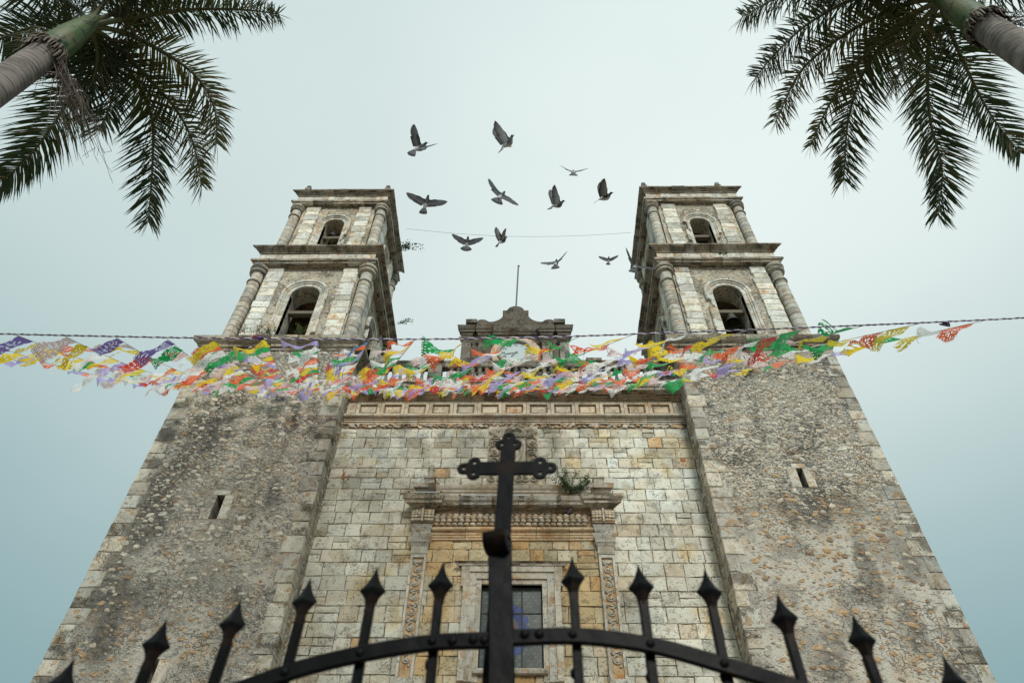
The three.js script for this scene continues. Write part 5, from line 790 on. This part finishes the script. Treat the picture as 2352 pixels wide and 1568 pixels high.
// wings as [raised, swept forward, hand swept, hand raised]
pigeon('pigeon at the upper left of the flock, left wing raised high, tail fanned', atZ(964, 339, 14), { seed: 1, f: [0.72, 0.42, -0.45], u: [-0.15, 0.55, 0.6], left: [0.95, 0.2, 0.1, 1.0], right: [0.25, 0.25, 0.2, 0.5], tail: 0.75, tailDown: 0.35, wingPale: 0.35, belly: 0.7 });
pigeon('pale pigeon at the top of the flock with one wing stretched straight up', atZ(1166, 328, 13), { seed: 2, f: [0.66, 0.62, -0.25], u: [-0.62, 0.62, 0.2], left: [1.15, 0.2, 0.05, 1.0], right: [1.75, 0.15, 0.0, 1.7], tail: 0.8, tailDown: 0.15, wingPale: 0.75, belly: 0.85, tailPale: 0.9, feet: true });
pigeon('small pigeon gliding away on level wings near the right palm', atZ(1317, 396, 20), { seed: 3, f: [0.05, 0.25, -0.95], u: [0.04, 0.95, 0.3], left: [0.35, 0.05, -0.1, 0.5], right: [0.25, 0.05, -0.1, 0.35], tail: 0.8, tailDown: 0.45, dark: 0.8 });
pigeon('dark pigeon beside the top of the left tower, wings spread, seen from below', atZ(979, 466, 15), { seed: 4, f: [0.25, 0.85, -0.45], u: [-0.1, 0.45, 0.88], left: [0.35, 0.2, -0.1, 0.45], right: [0.15, 0.15, 0.0, 0.1], tail: 0.45, tailDown: 0.1, wingPale: 0.25, belly: 0.3, dark: 0.85 });
pigeon('pigeon banking in the middle of the flock with a wide dark tail fan', atZ(1151, 450, 15.5), { seed: 5, f: [0.35, 0.45, -0.8], u: [0.30, 0.75, 0.55], left: [0.35, 0.05, 0.1, 0.55], right: [0.05, -0.1, -0.25, -0.05], tail: 0.95, tailDown: 0.5, wingPale: 0.2, belly: 0.75, dark: 0.85 });
pigeon('dark headed pigeon in profile below the top of the flock, wing swept up', atZ(1281, 470, 16), { seed: 6, f: [0.88, 0.30, -0.3], u: [-0.35, 0.85, 0.25], left: [1.05, 0.15, -0.15, 0.95], right: [1.75, 0.1, -0.1, 1.7], tail: 0.7, tailDown: 0.2, wingPale: 0.65, belly: 0.2 });
pigeon('white bellied pigeon near the right tower with both wings up', atZ(1390, 453, 15.5), { seed: 7, f: [0.86, 0.28, 0.2], u: [-0.2, 0.95, 0.1], left: [1.15, 0.0, -0.25, 1.0], right: [1.05, 0.25, 0.1, 1.0], tail: 0.15, tailDown: 0.15, wingPale: 0.6, belly: 1.2, dark: 1.1 });
pigeon('dark pigeon low left in the flock, wings spread, tail fanned out', atZ(1073, 557, 19), { seed: 8, f: [0.12, 0.8, -0.5], u: [0.0, 0.5, 0.85], left: [0.45, 0.15, -0.05, 0.55], right: [0.4, 0.15, 0.0, 0.4], tail: 0.95, tailDown: 0.1, wingPale: 0.3, belly: 0.4, dark: 0.8 });
pigeon('pale pigeon with both wings straight up above the clock gable', atZ(1154, 553, 21), { seed: 9, f: [0.75, 0.45, -0.3], u: [-0.2, 0.9, 0.3], left: [1.2, 0.1, 0.0, 1.15], right: [1.0, 0.3, 0.15, 1.0], tail: 0.4, tailDown: 0.35, wingPale: 0.85, belly: 1.0, tailPale: 0.0 });
pigeon('pigeon flying away low right of the flagpole, right wing raised', atZ(1277, 604, 20), { seed: 10, f: [0.2, 0.4, -0.85], u: [-0.2, 0.9, 0.4], left: [0.0, 0.05, 0.0, 0.15], right: [0.6, 0.1, 0.0, 0.75], tail: 0.8, tailDown: 0.5, dark: 0.8 });
pigeon('smallest pigeon, between the flock and the right tower', atZ(1398, 597, 31), { seed: 11, f: [0.15, 0.75, -0.6], u: [-0.05, 0.55, 0.8], left: [0.2, 0.15, 0.0, 0.25], right: [0.5, 0.2, 0.1, 0.55], tail: 0.5, tailDown: 0.1, dark: 0.75, wingPale: 0.3 });
pigeon('dark pigeon flying past the inner edge of the right tower', atZ(1459, 613, 15.2), { seed: 12, f: [0.3, 0.2, -0.9], u: [0.15, 0.9, 0.3], left: [0.9, 0.0, 0.0, 1.0], right: [0.15, 0.0, -0.1, 0.1], tail: 0.5, tailDown: 0.5, dark: 0.45, wingPale: 0.15 });
pigeon('dark pigeon perched on the carved frieze under the portal cornice', V(at(1308, 1168, 16.6).x, 14.13, -16.60), { seed: 13, world: true, f: [0.55, 0.45, 0.5], u: [0, 1, 0], tail: 0.12, tailDown: 0.1, dark: 0.6, feet: true, k: 0.95 });

// ------------------------------------------------------------------ wrought-iron gate with its cross
{
  const rnd = rng(701), GD = 1.3, pv = (x, y, D = GD) => at(x, y, D);
  const strip = (pts, h, d, z) => { const fr = pts.map((p, i) => { const a = pts[Math.max(0, i - 1)], b = pts[Math.min(pts.length - 1, i + 1)], L = Math.hypot(b.x - a.x, b.y - a.y); return [p.x, p.y, -(b.y - a.y) / L, (b.x - a.x) / L]; }); const c = 0.0025; return sweep([[-h / 2 + c, -d / 2], [h / 2 - c, -d / 2], [h / 2, -d / 2 + c], [h / 2, d / 2 - c], [h / 2 - c, d / 2], [-h / 2 + c, d / 2], [-h / 2, d / 2 - c], [-h / 2, -d / 2 + c]], fr).translate(0, 0, z - (z > -1 ? GD : 0)); };
  const spear = () => { const pr = [[0.0105, -0.012], [0.0115, 0.0], [0.0145, 0.010], [0.0205, 0.019], [0.0265, 0.025], [0.0275, 0.028], [0.024, 0.033], [0.0165, 0.042], [0.0100, 0.053], [0.0050, 0.066], [0.0008, 0.080]]; const g = lathe(pr, 4).toNonIndexed(); const p = g.attributes.position; for (let i = 0; i < p.count; i++) { const y = p.getY(i), r = Math.hypot(p.getX(i), p.getZ(i)), k = smooth(0, 0.02, y); p.setZ(i, p.getZ(i) * mix(1, 0.62, k)); } g.scale(0.93, 1, 0.9); g.computeVertexNormals(); return toCreasedNormals(g, 0.5); };
  const leaf = (label, tips, rail, side) => {
    const G = tag(group('gate_leaf', null, V(0, 0, 0)), label, 'gate leaf', 'leaves of the iron gate'), pts = rail.map(([x, y]) => pv(x, y)), c = new THREE.CatmullRomCurve3(pts), fine = []; for (let i = 0; i <= 40; i++) fine.push(c.getPoint(i / 40));
    mesh('arch_rail', uvBox(strip(fine, 0.030, 0.013, 0.012), 0.5), M.iron, G);
    for (const [tx, ty] of tips) {
      const t = pv(tx, ty), lean = (t.x - CAM.x) * 0.0 + (rnd() - 0.5) * 0.006 + (side < 0 ? 0.012 : 0.004), b = group('bar', G, V(t.x, t.y - 0.080, t.z - 0.006));
      const wob = [0, 1, 2, 3, 4, 5, 6].map((k) => V((rnd() - 0.5) * 0.003 - lean * k * 0.22, -k * 0.22 - 0.005, (rnd() - 0.5) * 0.002)), sq = []; wob.push(V(-lean * 1.5, -(t.y - 0.2), 0));
      const w = 0.0088, shp = new THREE.Shape(); shp.moveTo(-w, -w + 0.002); shp.lineTo(-w + 0.002, -w); shp.lineTo(w - 0.002, -w); shp.lineTo(w, -w + 0.002); shp.lineTo(w, w - 0.002); shp.lineTo(w - 0.002, w); shp.lineTo(-w + 0.002, w); shp.lineTo(-w, w - 0.002); shp.closePath();
      mesh('shaft', uvBox(new THREE.ExtrudeGeometry(shp, { steps: 60, bevelEnabled: false, extrudePath: new THREE.CatmullRomCurve3(wob) }), 0.5), M.iron, b);
      const s = spear().rotateY((rnd() - 0.5) * 0.5 + side * -0.12).rotateZ(-lean); mesh('spearhead', uvBox(s, 0.5), M.iron, b);
      // hammered nick or weld bead on some bars
      if (rnd() < 0.5) mesh('weld_bead', uvBox(new THREE.SphereGeometry(0.006, 8, 6).scale(0.8, 1.6, 1).translate((rnd() < 0.5 ? -1 : 1) * 0.010, -0.12 - 0.05 * rnd(), 0.002), 0.5), M.iron, b);
      // rivet where the bar crosses the rail
      let best = null; for (const q of fine) if (!best || Math.abs(q.x - t.x) < Math.abs(best.x - t.x)) best = q; if (Math.abs(best.x - t.x) < 0.03) mesh('rivet', uvBox(new THREE.SphereGeometry(0.0085, 14, 8, 0, Math.PI * 2, 0, Math.PI / 2).rotateX(Math.PI / 2).scale(1, 1, 0.65).translate(best.x, best.y, GD * -1 + 0.0178), 0.5), M.iron, G);
    }
    const x0 = pts[0].x, x1 = pts[pts.length - 1].x; for (const y of [0.32, 1.1]) mesh('lower_rail', uvBox(box(Math.abs(x1 - x0), 0.035, 0.013, (x0 + x1) / 2, y, -GD + 0.012), 0.5), M.iron, G);
    return G;
  };
  const L = leaf('left leaf of the black iron gate with the scroll-topped meeting post', [[-80, 1630], [166, 1508], [379, 1419], [550, 1373], [711, 1324], [864, 1300], [1016, 1288]], [[240, 1730], [400, 1650], [560, 1589], [700, 1541], [870, 1502], [1000, 1483], [1122, 1478]], -1);
  const Rr = leaf('right leaf of the black iron gate with the large trefoil cross', [[1313, 1275], [1466, 1292], [1619, 1303], [1787, 1361], [1960, 1407], [2168, 1500], [2390, 1640]], [[1178, 1472], [1330, 1469], [1500, 1491], [1660, 1535], [1840, 1592], [1990, 1650], [2130, 1720]], 1);
  // extra rivets by the post
  for (const [x, y] of [[1087, 1480], [1113, 1481], [1040, 1483]]) { const p = pv(x, y); mesh('rivet', uvBox(new THREE.SphereGeometry(0.0095, 14, 8, 0, Math.PI * 2, 0, Math.PI / 2).rotateX(Math.PI / 2).scale(1, 1, 0.65).translate(p.x, p.y, -GD + 0.0178), 0.5), M.iron, L); }
  for (const [x, y] of [[1205, 1468], [1238, 1468]]) { const p = pv(x, y); mesh('rivet', uvBox(new THREE.SphereGeometry(0.0095, 14, 8, 0, Math.PI * 2, 0, Math.PI / 2).rotateX(Math.PI / 2).scale(1, 1, 0.65).translate(p.x, p.y, -GD + 0.0178), 0.5), M.iron, Rr); }
  // meeting post: flat bar whose top is rolled forward into a scroll
  const pb = pv(1152, 1540, 1.285), ptp = pv(1148, 1268, 1.285), w = 0.047, P0 = group('meeting_post', L, V(0, 0, 0));
  mesh('post_bar', uvBox(strip([V(pb.x, 0.1, 0), V(pb.x, pb.y, 0), V(ptp.x, ptp.y, 0)].map((p) => V(p.x, p.y, 0)), w, 0.022, -1.292), 0.5), M.iron, P0);
  const pr = []; for (let i = 0; i <= 34; i++) { const a = i / 34 * Math.PI * 2 * 1.55, r = mix(0.029, 0.009, i / 34); pr.push(new THREE.Vector2(r * Math.cos(a), r * Math.sin(a))); } for (let i = 34; i >= 0; i--) { const a = i / 34 * Math.PI * 2 * 1.55, r = mix(0.029, 0.009, i / 34) - 0.0075; pr.push(new THREE.Vector2(r * Math.cos(a), r * Math.sin(a))); }
  const scr = new THREE.ExtrudeGeometry(new THREE.Shape(pr), { depth: 0.045, bevelEnabled: true, bevelSize: 0.0015, bevelThickness: 0.0015, bevelSegments: 2, curveSegments: 1 }).translate(-0.0, 0.0, -0.0225).rotateZ(Math.PI * 0.95).rotateY(Math.PI / 2 - 0.30);
  const sp = pv(1143, 1243, 1.278); mesh('scroll', uvBox(toCreasedNormals(scr, 0.6), 0.5), M.iron, P0, V(sp.x, sp.y, sp.z));
  // cross with three-lobed ends, each lobe drilled
  const A = pv(1164, 1074, 1.335), T = pv(1169, 993, 1.335), B = pv(1150, 1568, 1.335);
  const cr = group('cross', Rr, A), hw = 0.0171, arm = 0.0775, top = T.y - A.y - 0.0385, lob = 0.0148, down = A.y - 0.3;
  const lobes = (cx, cy, a) => [[0.024, 0], [0.0, 0.0166], [0.0, -0.0166]].map(([u, v]) => [cx + u * Math.cos(a) - v * Math.sin(a), cy + u * Math.sin(a) + v * Math.cos(a)]);
  const ends = [[-arm, 0, Math.PI], [arm, 0, 0], [0, top, Math.PI / 2]], plates = [], ext = { depth: 0.005, bevelEnabled: true, bevelSize: 0.0012, bevelThickness: 0.0012, bevelSegments: 2, curveSegments: 20 };
  // outline of the cross with its lobes, going round once
  const out = [], lobeArc = (cx, cy, a0, a1) => { for (let i = 0; i <= 16; i++) { const a = a0 + (a1 - a0) * i / 16; out.push(new THREE.Vector2(cx + lob * Math.cos(a), cy + lob * Math.sin(a))); } };
  out.push(new THREE.Vector2(hw, -down), new THREE.Vector2(hw, -hw * 1.05), new THREE.Vector2(arm - 0.0146, -hw * 1.05));
  const end3 = (cx, cy, a) => { const [l1, l2, l3] = [[0.0, -0.0166], [0.024, 0], [0.0, 0.0166]].map(([u, v]) => [cx + u * Math.cos(a) - v * Math.sin(a), cy + u * Math.sin(a) + v * Math.cos(a)]); lobeArc(l1[0], l1[1], a - 2.9, a - 0.05); lobeArc(l2[0], l2[1], a - 1.9, a + 1.9); lobeArc(l3[0], l3[1], a + 0.05, a + 2.9); };
  end3(arm, 0, 0); out.push(new THREE.Vector2(arm - 0.0146, hw * 1.05), new THREE.Vector2(hw, hw * 1.05)); out.push(new THREE.Vector2(hw, top - 0.0146)); end3(0, top, Math.PI / 2); out.push(new THREE.Vector2(-hw, top - 0.0146), new THREE.Vector2(-hw, hw * 1.05), new THREE.Vector2(-arm + 0.0146, hw * 1.05)); end3(-arm, 0, Math.PI); out.push(new THREE.Vector2(-arm + 0.0146, -hw * 1.05), new THREE.Vector2(-hw, -hw * 1.05), new THREE.Vector2(-hw, -down));
  const cs = new THREE.Shape(out); for (const [x, y, a] of ends) for (const [u, v] of lobes(x, y, a)) { const h = new THREE.Path(); h.absarc(u, v, 0.0056, 0, Math.PI * 2, true); cs.holes.push(h); }
  mesh('cross_plate', uvBox(new THREE.ExtrudeGeometry(cs, ext).translate(0, 0, -0.005), 0.5), M.iron, cr); cr.rotation.set(0, -0.06, -0.038);
}

scene.traverse((o) => { if (o.isMesh) { o.castShadow = true; o.receiveShadow = true; } });
renderer.render(scene, camera);
